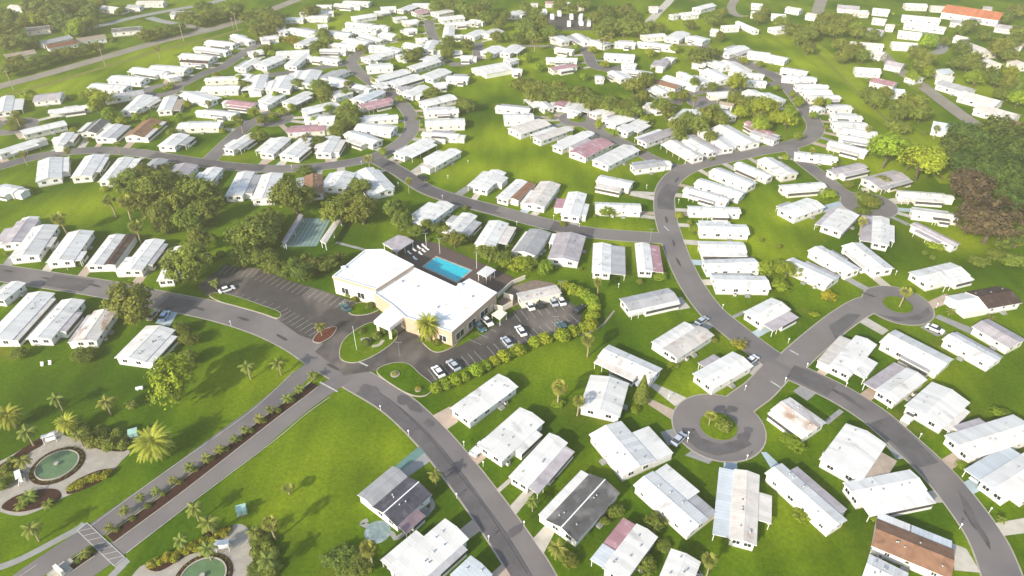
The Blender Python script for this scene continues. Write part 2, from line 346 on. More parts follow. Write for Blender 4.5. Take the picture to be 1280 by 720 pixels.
road('court a', '850 212 812 197 786 182 762 172 742 161 724 150', 6); bulb('722 149', 8.5, 3.6)
road('court b', '984 181 1000 199 1028 221 1052 240 1076 252', 6); bulb('1086 256', 9.5, 3.8)
road('court c', '984 458 1018 427 1056 397 1088 380 1122 381', 7); bulb('1122 381', 9.3, 3.9)
road('court d', '974 460 950 486 925 505 898 532', 7); bulb('898 533', 10.4, 4.2)
road('shell road', '-30 116 0 108 60 92 130 72 200 52 260 38 300 26 345 10 400 -12', 9, 'shellrock', False)
road('far street', '90 40 130 31 172 21 214 13 258 5 300 -6', 7, 'concrete_grey', False)
road('far spur', '186 22 204 27 238 33 258 39', 6, 'concrete_grey', False)
road('court e', '202 113 224 107 240 99 258 91 278 84 296 72 314 60 335 50', 6); bulb('202 113', 10, 4)
road('court f', '-30 172 -5 162 14 158', 6); bulb('16 158', 10, 4.4)
road('court g', '258 204 276 186 296 168 318 152 340 149', 6.2); bulb('342 149', 8.5, 3.4)
road('court h', '440 79 412 83 378 88 345 93 318 98', 5.5)
road('court i', '536 26 538 38 544 50', 6); road('court j', '596 53 598 64 594 74 580 80 562 80', 6)
road('court k', '730 58 736 70 742 82 760 87 778 84', 6)
road('court l', '976 104 940 107 905 111 880 113 852 122 843 130', 5.6); bulb('880 128', 8)
road('canal road', '1096 62 1122 86 1152 107 1184 131 1206 147 1222 158', 7.5, 'shellrock', False)
road('bend', '1150 34 1166 46 1178 58 1172 66 1150 66', 6, 'concrete_grey', False)
road('north road', '1029 -6 1024 8 1020 22', 8, 'shellrock', False); road('north drive', '922 -4 914 8 918 18 930 21', 6, 'shellrock', False)
road('hedge road', '640 56 665 58 690 58 715 60', 4, 'shellrock', False)
ribbon('canal', smooth_line(px('845 -10 836 2 822 16 810 29')), 6, .03, 'concrete')
ribbon('ditch', smooth_line(px('960 44 1000 53 1030 74 1062 106 1100 142 1140 182 1180 226')), 1.6, .02, 'dry_grass'); ribbon('bank_track', smooth_line(px('970 42 1008 52 1040 76 1074 110 1114 148 1150 186 1190 230')), 9.0, .012, 'meadow')
ribbon('bank_track', smooth_line(px('0 122 60 105 130 84 200 63 262 48 304 36')), 4.0, .012, 'dry_grass')
# right of the loop: grassy canal bank track
# dark patches and repairs along the roads, plus painted palm shadows at the keyhole
def patch(s, ln, wd, m='asphalt_patch', z=.135):
    x, y, x2, y2 = [float(t) for t in s.split()]; a_ = P(x, y); b_ = P(x2, y2); d = (b_ - a_).normalized(); n = Vector((-d.y, d.x, 0)); pts = []
    for i in range(14):
        t = 2 * PI * i / 14; r = R.uniform(.7, 1.1); pts.append(a_ + d * math.cos(t) * ln / 2 * r + n * math.sin(t) * wd / 2 * r)
    sheet('road_dark_patch', pts, z + R.uniform(0, .004), m)
for s in ('248 386 262 390', '304 399 318 404', '352 422 366 430', '416 459 430 466', '118 357 130 360', '10 339 24 342', '60 349 72 352', '833 275 835 282', '842 304 844 312', '848 328 852 336', '834 255 834 262', '846 225 850 220', '1045 490 1052 494', '1066 503 1074 508', '1213 650 1222 664', '1232 675 1238 688', '1086 369 1092 371', '620 266 628 268', '520 226 526 230'):
    patch(s, 5.0, 1.0)
for s, l, wd in (('1062 500 1074 508', 8, 1.6), ('1216 648 1232 678', 13, 1.5), ('462 488 480 496', 7, 3.4), ('914 512 922 508', 4, 2.4), ('930 546 938 540', 4.2, 2.6), ('906 520 912 514', 3, 1.6), ('935 538 940 530', 3, 2.2),  # keyhole turnaround entries paint the island palm's cast shadows onto the asphalt
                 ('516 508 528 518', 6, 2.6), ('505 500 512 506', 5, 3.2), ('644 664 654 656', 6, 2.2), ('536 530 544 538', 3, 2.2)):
    patch(s, l, wd, 'asphalt_mid_dark', z=.139)
ribbon('road_dark_patch', smooth_line(px('458 482 490 502 530 537 568 580 606 631 638 676 668 726')), 3.5, .1335, 'asphalt_mid_dark', off=-1.75)  # darker strip over one half of the avenue
ribbon('road_seam', smooth_line(px('500 510 536 546 570 588 606 634 634 676 660 718')), .22, .146, 'asphalt_patch', off=-.1)
# newer asphalt on the side courts
ribbon('road_resurfacing', smooth_line(px('934 500 946 488 962 472')), 3.0, .142, 'asphalt_patch') if False else None
# ------------------------------------------------------------------ club forecourt and lots
lotN = 'parking_lot'
sheet('parking_lot', px('246 357 283 331 324 336 362 351 402 363 448 379 468 391 452 402 425 416 404 430 374 419 346 399 316 382 284 371 260 371'), .110, 'asphalt_dark')
sheet('parking_lot', px('394 440 404 430 425 416 448 402 468 390 500 398 522 420 566 436 602 420 642 390 655 381 702 373 716 380 728 396 724 406 690 418 648 434 600 452 566 466 540 478 526 468 508 456 488 456 470 464 452 466 430 470 418 458'), .118, 'asphalt_dark')
def island(name, s, zt, m, kerb='kerb'):
    pts = smooth_loop(px(s), 5); b = MB(); b.prism(ccw(grow(pts, .22)), 0, zt - .02, 0); tag(b.build('kerb', kerb), kind='structure')
    b = MB(); b.prism(ccw(pts), 0, zt, 0); tag(b.build(name, m), kind='structure')
island('lawn_island', '425 441 431 425 452 409 470 404 492 412 495 424 474 441 447 453 429 451', .28, 'turf')
island('lawn_island', '522 400 526 424 543 440 562 436 574 424 566 412 540 398', .28, 'turf')
island('lawn_island', '472 466 480 458 498 454 512 457 524 468 540 482 533 494 515 494 492 482', .28, 'turf')
island('lawn_island', '262 369 276 367 300 373 326 382 349 391 347 398 328 392 300 384 275 377', .26, 'turf')
island('mulch_bed', '392 425 398 417 410 411 420 410 415 420 402 428 394 428', .27, 'mulch_red')
island('planting_bed', '436 388 446 380 462 380 474 386 460 393 442 394', .26, 'turf')
def lines(s0, s1, n, ln, ang=None, z=.126, w_=.09, flip=1):
    """n painted bay lines between two kerb points"""
    a_ = P(*s0); b_ = P(*s1); d = (b_ - a_).normalized(); nn = Vector((-d.y, d.x, 0)) * flip
    if ang: nn = (nn * math.cos(ang) + d * math.sin(ang))
    b = MB()
    for i in range(n + 1):
        p = a_ + (b_ - a_) * (i / n); q = p + nn * ln; u = d * w_ / 2
        b.face(ccw([(p.x - u.x, p.y - u.y), (p.x + u.x, p.y + u.y), (q.x + u.x, q.y + u.y), (q.x - u.x, q.y - u.y)]) and [(x, y, z) for x, y in ccw([(p.x - u.x, p.y - u.y), (p.x + u.x, p.y + u.y), (q.x + u.x, q.y + u.y), (q.x - u.x, q.y - u.y)])])
    tag(b.build('bay_marking', 'paint'), kind='structure')
lines((284, 332), (324, 337), 6, 4.6, flip=-1); lines((332, 341), (446, 379), 17, 4.6, flip=-1)
lines((348, 398), (398, 427), 9, 4.4, flip=1); lines((272, 371), (344, 394), 8, 4.2, .3, flip=1)
lines((546, 476), (604, 452), 7, 4.8, flip=1, z=.13); lines((620, 446), (724, 404), 13, 4.8, flip=1, z=.13); lines((642, 391), (704, 374), 7, 4.8, flip=-1, z=.13); lines((585, 424), (612, 400), 3, 4.4, flip=-1, z=.13)
def stripe(s, w_, z=.15, m='paint', name='road_marking'): return ribbon(name, smooth_line(px(s), 3), w_, z, m)
for s in ('400 478 422 490', '449 453 460 458', '963 477 976 485', '987 438 998 444', '830 283 836 289'): stripe(s, .45)
# edge lines and the ladder crossing of the entrance drive
stripe('368 464 324 506 279 540 200 595 114 658', .14); stripe('395 472 360 500 312 540 230 600 140 668', .14)
stripe('412 497 380 520 357 540 322 567 250 621 158 692', .14); stripe('47 706 12 730', .12)
cw = px('97 664 109 654 156 697 143 708')
def q4(c, u, v): return (c[0] * (1 - u) + c[1] * u) * (1 - v) + (c[3] * (1 - u) + c[2] * u) * v
sheet('crosswalk', [cw[0], cw[1], cw[2], cw[3]], .148, 'asphalt')
b = MB()
def strip4(u0, v0, u1, v1, w_=.14):
    p, q = q4(cw, u0, v0), q4(cw, u1, v1); d = (q - p).normalized(); n = Vector((-d.y, d.x, 0)) * w_ / 2
    b.face([(t.x, t.y, .153) for t in ccw([p - n, q - n, q + n, p + n])])
strip4(0, 0, 0, 1); strip4(1, 0, 1, 1); strip4(-.02, 0, 1.02, 0, .18); strip4(-.02, 1, 1.02, 1, .18)
for i in range(7): strip4(.02, .02 + i * .135, .98, .15 + i * .135, .11)
tag(b.build('crosswalk_marking', 'paint'), kind='structure')
sheet('pavement', px('92 664 102 653 110 656 98 666'), .030, 'concrete_grey'); sheet('pavement', px('143 709 157 696 163 702 150 714'), .030, 'concrete_grey')
ribbon('path', smooth_line(px('100 660 70 676 30 697 0 709 -40 720')), 1.5, .02, 'concrete_grey'); ribbon('path', smooth_line(px('154 706 142 718 132 728')), 1.5, .02, 'concrete_grey')
# planted median with a raised kerb
def median(s, w_, name='mulch_median'):
    pts = smooth_line(px(s), 4); out = []; inn = []
    for sg in (1, -1):
        row = pts if sg == 1 else pts[::-1]
        for i, p in enumerate(row):
            d = row[min(i + 1, len(row) - 1)] - row[max(i - 1, 0)]; d.normalize(); n = Vector((-d.y, d.x, 0)); out.append(p + n * -w_ / 2); inn.append(p + n * (-w_ / 2 + .22))
    b = MB(); b.prism(ccw(out), 0, .15, 0); tag(b.build('kerb', 'kerb'), kind='structure')
    b = MB(); b.prism(ccw(inn), 0, .19, 0); tag(b.build(name, 'mulch'), kind='structure')
median('393 481 380 491 340 521 300 552 220 614 138 674', 2.9); median('115 690 90 707 70 722', 2.9)
# ------------------------------------------------------------------ driveways and paths
PADI = [0]
def pad(s, m='concrete', name='driveway'):
    PADI[0] += 1; sheet(name, px(s), .012 + .0004 * (PADI[0] % 40), m)
def walk(s, wd, m='concrete', name='driveway'):
    PADI[0] += 1; ribbon(name, smooth_line(px(s), 3), wd, .012 + .0004 * (PADI[0] % 40), m)
for s, m in (('540 520 562 508 573 527 557 538', 'concrete_tan'), ('812 482 818 479 858 497 844 508', 'concrete'), ('808 504 812 498 844 513 840 525', 'concrete_tan'), ('825 540 844 535 860 550 835 557', 'concrete_grey'),
             ('856 569 868 561 894 572 886 580', 'concrete_grey'), ('904 592 905 572 921 572 922 592', 'concrete_blue'), ('951 565 958 565 977 583 966 589', 'concrete_blue'), ('638 632 657 611 668 615 642 647', 'concrete'),
             ('663 677 682 656 695 662 677 697', 'concrete'), ('572 664 590 650 601 663 581 678', 'concrete_tan'), ('613 718 628 704 642 724 622 736', 'concrete_tan'), ('492 584 525 557 531 566 500 590', 'concrete_teal'), ('500 590 531 566 537 577 510 596', 'concrete_grey'),
             ('582 571 597 581 612 568 600 558', 'concrete_tan'), ('838 375 852 371 863 385 845 388', 'concrete'), ('862 407 880 398 892 408 878 417', 'concrete_grey'), ('928 460 948 446 955 457 940 469', 'concrete'),
             ('936 417 958 406 968 411 942 425', 'concrete_blue'), ('1071 401 1082 396 1111 413 1103 419', 'concrete'), ('1168 397 1173 393 1223 413 1218 420', 'concrete_grey'), ('1068 498 1090 481 1101 490 1082 507', 'concrete_tan'),
             ('1020 466 1031 454 1046 458 1028 472', 'concrete_tan'), ('1156 379 1182 367 1196 375 1164 387', 'concrete_tan'), ('991 489 1001 482 1020 492 1009 501', 'concrete_grey'), ('1173 576 1200 561 1215 572 1186 589', 'concrete_tan'),
             ('1200 605 1225 593 1240 606 1212 620', 'concrete_blue'), ('1237 655 1300 644 1300 664 1246 671', 'concrete'), ('1190 679 1208 686 1226 716 1193 713', 'concrete'), ('1158 615 1174 611 1182 628 1158 629', 'concrete'), ('1106 555 1120 560 1136 573 1120 574', 'concrete_grey'),
             ('1120 530 1136 515 1146 522 1130 536', 'concrete'), ('194 404 205 387 222 391 212 408', 'concrete_blue'), ('1150 409 1162 403 1184 417 1172 421', 'concrete_grey')):
    pad(s, m)
for s, wd, m in (('838 262 864 263', 2.4, 'concrete'), ('844 281 862 282', 2.4, 'concrete'), ('850 302 876 304', 3, 'concrete'), ('858 327 882 329', 3, 'concrete_blue'), ('868 353 894 353', 3, 'concrete'), ('788 242 822 249', 3, 'concrete'), ('800 270 826 273', 2.4, 'concrete'),
                 ('53 345 72 320', 3, 'concrete'), ('8 333 20 316', 3, 'concrete_grey'), ('101 347 116 328', 3, 'concrete_tan'), ('165 361 184 337', 3, 'concrete_tan'), ('64 192 82 181', 4, 'concrete_blue'), ('326 207 336 196', 3, 'concrete'), ('348 207 358 199', 3, 'concrete_blue'),
                 ('415 206 418 196', 3, 'concrete'), ('486 202 500 193', 3, 'concrete'), ('513 218 532 204', 3, 'concrete'), ('570 245 590 232', 3.4, 'concrete_grey'), ('650 270 664 256', 3, 'concrete_blue'), ('716 281 723 270', 3, 'concrete_grey'), ('973 197 996 199', 2.4, 'concrete'),
                 ('1025 223 1044 216', 3, 'concrete'), ('1106 252 1136 253', 2.8, 'concrete'), ('1112 261 1140 263', 2.8, 'concrete_blue'), ('1026 261 1052 254', 3, 'concrete_blue'), ('1112 270 1136 281', 2, 'concrete_grey'), ('1051 344 1086 363', 2.6, 'concrete_grey'), ('1086 340 1114 363', 3, 'concrete'),
                 ('909 400 932 389', 1.2, 'concrete_grey'), ('1032 529 1052 513', 1.2, 'concrete_grey'), ('620 616 640 598', 1.0, 'concrete'), ('460 650 452 655 470 660 490 667 498 672 536 640 540 628 530 615', 1.0, 'concrete_grey'), ('420 303 455 312', 1.2, 'concrete_grey'),
                 ('640 404 700 420 745 412 768 388', .6, 'shellrock')):
    walk(s, wd, m, 'path' if wd < 1.5 else 'driveway')
sheet('patio', disc(P(472, 665), 2.6), .031, 'patio_blue')
# ------------------------------------------------------------------ entrance gardens: concrete apron with beds and round pools
garden = smooth_loop(px('-40 600 -10 582 20 566 50 547 72 537 82 545 106 550 124 562 162 563 152 576 140 589 112 606 76 624 44 640 14 644 -40 622'), 3)
sheet('path', garden, .033, 'concrete_path')
garden2 = smooth_loop(px('168 716 196 700 250 690 282 664 298 655 312 664 316 700 322 760 160 760'), 3); sheet('path', garden2, .034, 'concrete_path')
def bed(s, m='mulch', z=.10, name='mulch_bed'):
    pts = smooth_loop(px(s), 4); b = MB(); b.prism(ccw(pts), 0, z, 0); return tag(b.build(name, m), kind='structure')
bed('-10 590 10 575 30 560 54 546 53 556 40 564 24 575 10 590 -10 608'); bed('2 635 16 622 40 614 62 611 74 614 75 624 52 634 24 640')
bed('83 616 90 604 108 594 128 587 142 587 132 598 112 609 90 617', 'mulch'); bed('110 551 122 548 150 545 158 548 158 563 140 564 122 560'); bed('183 710 195 703 214 692 238 682 262 664 290 658 282 668 254 684 228 698 200 714')

for s in ('470 200 500 215 532 236 575 251 620 263', '690 282 720 288 742 291', '190 194 230 200 290 208 330 210', '988 464 1012 474 1040 488', '1100 525 1134 556 1160 582', '560 252 575 251' , '60 350 110 358', '205 377 240 384', '842 232 832 246 832 262'):
    ribbon('road_dark_patch', smooth_line(px(s), 5), 5.6, .137 + R.uniform(0, .001), 'asphalt_mid_dark')
sheet('road_dark_patch', px('1036 408 1060 392 1076 394 1064 406 1044 424'), .1372, 'asphalt_mid_dark'); sheet('road_dark_patch', px('1096 392 1110 396 1130 397 1150 393 1160 384 1164 392 1150 400 1120 402'), .1374, 'asphalt_mid_dark')
sheet('road_dark_patch', px('852 535 856 548 872 562 896 570 920 566 940 556 930 548 900 556 876 548 868 536'), .1376, 'asphalt_mid_dark')
# ------------------------------------------------------------------ mobile homes
COLN = dict(w='white', o='cream', s='rust-stained', g='grey', l='lilac-grey', p='pale blue', d='charcoal', n='dark panelled', x='dark brown', b='brown', r='red-brown', k='pink', u='purple-grey', t='tan')
WINM = {}
def window_mesh(w_, h_, kind='window'):
    k = (w_, h_, kind)
    if k not in WINM:
        b = MB(); f = .09
        b.box(-w_ / 2, w_ / 2, -.035, .04, -h_ / 2, -h_ / 2 + f, 0); b.box(-w_ / 2, w_ / 2, -.035, .04, h_ / 2 - f, h_ / 2, 0)
        b.box(-w_ / 2, -w_ / 2 + f, -.035, .04, -h_ / 2 + f, h_ / 2 - f, 0); b.box(w_ / 2 - f, w_ / 2, -.035, .04, -h_ / 2 + f, h_ / 2 - f, 0)
        g = MB(); g.box(-w_ / 2 + f, w_ / 2 - f, -.03, .015, -h_ / 2 + f, h_ / 2 - f, 0); g.box(-.03, .03, .015, .03, -h_ / 2 + f, h_ / 2 - f, 1)
        if kind == 'window':
            a = MB(); a.v = b.v + g.v; a.f = b.f + [tuple(i + len(b.v) for i in t) for t in g.f]; a.m = b.m + [1 - x for x in g.m]; a.tone = b.tone + g.tone
            WINM[k] = (b.mesh('window_frame', ['trim']), g.mesh('window_pane', ['glass', 'trim']), a.mesh('window', ['trim', 'glass']))
    return WINM[k]
def door_mesh():
    if 'door' not in WINM:
        b = MB(); b.box(-.5, .5, -.03, .045, -1.0, 1.05, 0); b.box(-.28, .28, .045, .055, .1, .75, 1); b.box(.32, .40, .045, .09, -.05, .05, 2); WINM['door'] = b.mesh('door', ['wall_cream', 'glass', 'metal_grey'])
    return WINM['door']
def post_mesh():
    if 'post' not in WINM:
        b = MB(); b.box(-.06, .06, -.06, .06, 0, 2.08); WINM['post'] = b.mesh('post', ['metal_white'])
    return WINM['post']
def ac_mesh():
    if 'ac' not in WINM:
        b = MB(); b.box(-.42, .42, -.4, .4, 0, .12, 0); b.box(-.38, .38, -.36, .36, .12, .85, 1); b.tube((0, 0, .85), (0, 0, .9), .3, .3, 10, 2); WINM['ac'] = b.mesh('air_conditioner', ['concrete_grey', 'skirt', 'shade_dark'])
    return WINM['ac']
def vent_mesh():
    if 'vent' not in WINM:
        b = MB(); b.tube((0, 0, -.05), (0, 0, .32), .13, .13, 8); b.tube((0, 0, .32), (0, 0, .42), .2, .12, 8); WINM['vent'] = b.mesh('roof_vent', ['metal_grey'])
    return WINM['vent']
def step_mesh():
    if 'step' not in WINM:
        b = MB(); b.box(-.7, .7, 0, 1.0, 0, .5); b.box(-.7, .7, 1.0, 1.35, 0, .25); WINM['step'] = b.mesh('doorstep', ['concrete_grey'])
    return WINM['step']
TOK = re.compile(r'^(=?)([LRAB])([fcgp])([\d.]+)([a-z])([\d.]+)-([\d.]+)$')
def wall_quad(b, p, q, z0, z1, mi): b.face([(p[0], p[1], z0), (q[0], q[1], z0), (q[0], q[1], z1), (p[0], p[1], z1)], mi)
def gable(b, x0, x1, y0, y1, ze, rise, ov=.40, th=.13, mi=0, cap=0):
    """closed low gable roof slab, ridge along x"""
    X0, X1, Y0, Y1, ym = x0 - ov, x1 + ov, y0 - ov, y1 + ov, (y0 + y1) / 2
    s = rise / ((y1 - y0) / 2); zl = ze - s * ov; zr = ze + rise
    T = [(X0, Y0, zl), (X1, Y0, zl), (X1, ym, zr), (X0, ym, zr), (X0, Y1, zl), (X1, Y1, zl)]; D = [(x, y, z - th) for x, y, z in T]
    b.face([T[0], T[1], T[2], T[3]], mi); b.face([T[3], T[2], T[5], T[4]], mi); b.face([D[3], D[2], D[1], D[0]], 1); b.face([D[4], D[5], D[2], D[3]], 1)
    b.face([D[0], D[1], T[1], T[0]], 1); b.face([D[5], D[4], T[4], T[5]], 1)
    b.face([D[3], D[0], T[0], T[3]], 1); b.face([D[4], D[3], T[3], T[4]], 1); b.face([D[1], D[2], T[2], T[1]], 1); b.face([D[2], D[5], T[5], T[2]], 1)
    b.box(X0, X1, ym - .12, ym + .12, zr - .05, zr + .035, cap, bottom=False)
def shed(b, x0, x1, ya, yb, za, zb, th=.12, ov=.15, mi=0):
    """flat slab sloping from the wall side ya (height za) to the outer side yb (height zb)"""
    sgn = 1 if yb > ya else -1; yb += sgn * .22; X0, X1 = x0 - ov, x1 + ov
    T = [(X0, ya, za), (X1, ya, za), (X1, yb, zb), (X0, yb, zb)]
    if sgn < 0: T = [T[3], T[2], T[1], T[0]]
    D = [(x, y, z - th) for x, y, z in T]; b.face(T, mi); b.face(D[::-1], 1)
    for i in range(4): j = (i + 1) % 4; b.face([D[i], D[j], T[j], T[i]], 1)
HOMES = []
def home(spec, label, group=None, name='mobile_home', cat='mobile home', lod=0, walls=None, H=2.5, rr=None):
    t = spec.split(); x1, y1, x2, y2, W = [float(q) for q in t[:5]]; col = t[5]; ann = [TOK.match(q).groups() for q in t[6:]]
    if rr is None: rr = .19 if col in 'wolpgsk' else .30
    rise = rr * W / 2; zt = H + rise
    A, B = P(x1, y1, zt), P(x2, y2, zt); A.z = B.z = 0; u = B - A; Ln = max(u.length, 4.0); ang = math.atan2(u.y, u.x); c = (A + B) / 2
    if lod >= 2 and Ln > 20 and name != 'long_building': Ln = 20 + (Ln - 20) * .3
    root = thing(name, label, cat, c, ang, group); HOMES.append((c, ang, Ln, W, root))
    wm = walls or R.choice(['wall_white', 'wall_white', 'wall_white', 'wall_cream'])
    h = Ln / 2; y0, y1_ = -W / 2, W / 2; rnd = R.random
    b = MB()
    for p, q in (((-h, y0), (h, y0)), ((h, y0), (h, y1_)), ((h, y1_), (-h, y1_)), ((-h, y1_), (-h, y0))):
        wall_quad(b, p, q, 0, .4, 1); wall_quad(b, p, q, .4, H, 0)
    b.face([(h, y0, H), (h, y1_, H), (h, 0, zt - .02)], 0); b.face([(-h, y1_, H), (-h, y0, H), (-h, 0, zt - .02)], 0)
    b.build('wall', [wm, 'skirt'], root)
    b = MB(); gable(b, -h, h, y0, y1_, H + .10, rise, cap=1 if col in 'dn' else 0); rf = b.build('roof', ['roof_' + col, 'trim'], root)
    def put(kind, x, y, z, face, big=0):
        rz = {'+': 0, '-': PI, 'B': -PI / 2, 'A': PI / 2}[face]
        if kind == 'door': link('door', door_mesh(), root, (x, y, 1.28), rz); link('doorstep', step_mesh(), root, (x, y, 0), rz); return
        fr, pn, al = window_mesh(*( (1.5, 1.15) if big else (1.0, 1.0) ))
        if lod == 0: f_ = link('window', fr, root, (x, y, z), rz); link('pane', pn, f_)
        else: link('window', al, root, (x, y, z), rz)
    used = {'L': [], 'R': [], 'A': [], 'B': []}; off = {'L': 0.0, 'R': 0.0, 'A': 0.0, 'B': 0.0}; last = {}
    for eq, side, kind, dep, ac, u0, u1 in ann:
        dep, u0, u1 = float(dep), float(u0), float(u1); o0 = last.get(side, 0.0) if eq else off[side]; used[side].append((u0, u1))
        sg = 1 if side == 'L' else -1
        if side in 'LR':
            xa, xb = -h + u0 * Ln, -h + u1 * Ln; ya = sg * (W / 2 + o0); yb = sg * (W / 2 + o0 + dep)
        else:
            ya, yb = y0 + u0 * W, y0 + u1 * W
            xa, xb = (h, h + dep) if side == 'B' else (-h - dep, -h)
        za, zb = H - .08 - (.10 if o0 else 0), H - .30 - (.06 if o0 else 0)
        if side in 'AB':
            b = MB()
            for p, q in (((xa, ya), (xb, ya)), ((xb, ya), (xb, yb)), ((xb, yb), (xa, yb)), ((xa, yb), (xa, ya))): wall_quad(b, p, q, 0, H - .2, 0)
            xo, ym, zz = (xb if side == 'B' else xa), (ya + yb) / 2, H - .2
            t3 = [(xo, ya, zz), (xo, yb, zz), (xo, ym, zz + rr * abs(yb - ya) / 2 + .08)]; b.face(t3 if side == 'B' else t3[::-1], 0)
            b.build('side_room', [wm], root); b = MB(); gable(b, xa + (.35 if side == 'B' else 0), xb - (.35 if side == 'A' else 0), ya, yb, H - .10, rr * abs(yb - ya) / 2, ov=.25); b.build('side_roof', ['roof_' + ac, 'trim'], root)
        elif kind == 'g':
            b = MB(); lo, hi = sorted((ya, yb))
            for p, q in (((xa, lo), (xb, lo)), ((xb, lo), (xb, hi)), ((xb, hi), (xa, hi)), ((xa, hi), (xa, lo))): wall_quad(b, p, q, 0, H - .06, 0)
            r2 = rr * dep / 2
            b.face([(xb, lo, H - .06), (xb, hi, H - .06), (xb, (lo + hi) / 2, H - .06 + r2)], 0); b.face([(xa, hi, H - .06), (xa, lo, H - .06), (xa, (lo + hi) / 2, H - .06 + r2)], 0)
            b.build('side_room', [wm], root)
            b = MB(); gable(b, xa - .04, xb + .04, lo, hi, H + .03, r2, ov=.28); b.build('side_roof', ['roof_' + ac, 'trim'], root)
        elif kind == 'c':
            b = MB(); shed(b, xa, xb, ya, yb, za, zb); b.build('carport_roof', ['roof_' + ac, 'trim'], root)
            n = max(2, int((xb - xa) / 4) + 1)
            for i in range(n): link('post', post_mesh(), root, (xa + .1 + (xb - xa - .2) * i / (n - 1), yb - sg * .12, 0))
        else:
            b = MB(); lo, hi = sorted((ya, yb)); cx = xa + (min(4.5, (xb - xa) * .4) if rnd() < .6 else 0)   # carport bay at one end, screened room behind
            hz = lambda y: za - .13 + (zb - za) * (abs(y) - abs(ya)) / dep
            for p, q, s_ in (((xa if cx == xa else cx, lo), (xb, lo), 1), ((xb, lo), (xb, hi), 0), ((xb, hi), (xa if cx == xa else cx, hi), 1), ((cx, hi), (cx, lo), 0)):
                zp, zq = hz(p[1]), hz(q[1])
                if abs(p[1]) == abs(ya) and s_ and o0 == 0 and p[1] == q[1]: continue
                b.face([(p[0], p[1], 0), (q[0], q[1], 0), (q[0], q[1], .8), (p[0], p[1], .8)], 0)
                b.face([(p[0], p[1], .8), (q[0], q[1], .8), (q[0], q[1], 1.75), (p[0], p[1], 1.75)], 1 if s_ else 0)
                b.face([(p[0], p[1], 1.75), (q[0], q[1], 1.75), (q[0], q[1], zq), (p[0], p[1], zp)], 0)
            b.build('porch_wall', [wm, 'screen'], root)
            b = MB(); shed(b, xa, xb, ya, yb, za, zb); b.build('porch_roof', ['roof_' + ac, 'trim'], root)
            if cx > xa:
                for xx in (xa + .1, (xa + cx) / 2): link('post', post_mesh(), root, (xx, yb - sg * .12, 0))
            elif lod == 0 and xb - xa > 3: pass
    if lod < 3:
        free = lambda s_, v: all(not (a_ - .02 < v < b_ + .02) for a_, b_ in used[s_])
        nW = max(2, int(Ln / 3.6))
        for s_, yy, fc in (('L', y1_, '+'), ('R', y0, '-')):
            for i in range(nW):
                v = (i + .5 + R.uniform(-.15, .15)) / nW
                if free(s_, v): put('door' if (i == nW // 2 and s_ == 'R') else 'window', -h + v * Ln, yy, 1.55, fc, i % 3 == 1)
        for s_, xx in (('A', -h), ('B', h)):
            if not used[s_]:
                for yy in ((-W * .24, W * .24) if W > 4 else (0,)): put('window', xx, yy, 1.55, s_, 1)
    if lod <= 1:
        sd = R.choice('LR'); yy = (y1_ + .55) if sd == 'L' else (y0 - .55); v = R.uniform(.1, .9)
        if all(not (a_ - .08 < v < b_ + .08) for a_, b_ in used[sd]): link('air_conditioner', ac_mesh(), root, (-h + v * Ln, yy, 0))
        for i in range(R.randint(3, 6)): 
            v = R.uniform(-.42, .42) * Ln; yy = R.choice([-1, 1]) * R.uniform(.12, .32) * W; link('roof_vent', vent_mesh(), rf, (v, yy, zt + .1 - abs(yy) * rr))
    return root
def row(tail, specs, lod=1, group=None, name='mobile_home', cat='mobile home', auto=True, extra='', **k):
    L_ = [s.strip() for s in specs.split(';') if s.strip()]
    for i, s in enumerate(L_):
        t = s.split(); col = t[5]; t[4] = f'{float(t[4]) * ((1.28 if name[0] == "m" else .85) if lod >= 2 else 1.12 if lod == 1 else 1):.2f}'; s = ' '.join(t)
        if auto and len(t) == 6 and float(t[4]) >= 5 and R.random() < .75:   # most homes have a lower porch or carport roof down one long side
            W = float(t[4]); d = round(W * R.uniform(.3, .42), 1); t[4] = f'{W - d:.2f}'
            sd = R.choice('LR'); c2 = R.choice('wwwwogl') if col == 'w' else R.choice(col + 'w'); u0 = round(R.uniform(0, .25), 2); u1 = round(R.uniform(.75, 1), 2)
            # shift the ridge so that the whole footprint stays centred
            x1, y1, x2, y2 = [float(q) for q in t[:4]]; a_, b_ = P(x1, y1, 3), P(x2, y2, 3); dd = (b_ - a_).normalized(); n = Vector((-dd.y, dd.x, 0)) * (d / 2) * (-1 if sd == 'L' else 1)
            def back(p): v = p - Vector((0, 0, CAMH)); dep = v.y * CP - v.z * SP; return 640 + FPX * v.x / dep, 360 - FPX * (v.y * SP + v.z * CP) / dep
            (x1, y1), (x2, y2) = back(a_ + n), back(b_ + n); t[:4] = [f'{q:.2f}' for q in (x1, y1, x2, y2)]; t.append(f'{sd}{R.choice("fffc")}{d}{c2}{u0}-{u1}')
            if R.random() < (.6 if lod >= 2 else .4): v0 = R.uniform(.1, .5); t.append(f'{"R" if sd == "L" else "L"}{R.choice("ffg")}{R.uniform(1.6, 2.8):.1f}{R.choice("wwwolgd")}{v0:.2f}-{v0 + R.uniform(.25, .45):.2f}')
            if R.random() < (.4 if lod >= 2 else .25): t.append(f'{R.choice("AB")}f{R.uniform(1.8, 3.2):.1f}{R.choice("wwo")}0.1-0.9')
            s = ' '.join(t)
        home(s, f'{COLN[col]}-roofed {cat}, ' + tail.format(ORD[i]), group or 'homes ' + re.sub(r'^\{\} (from|along) ', '', tail)[:50], name, cat, lod, **k)
G0 = 'mobile homes of the park'
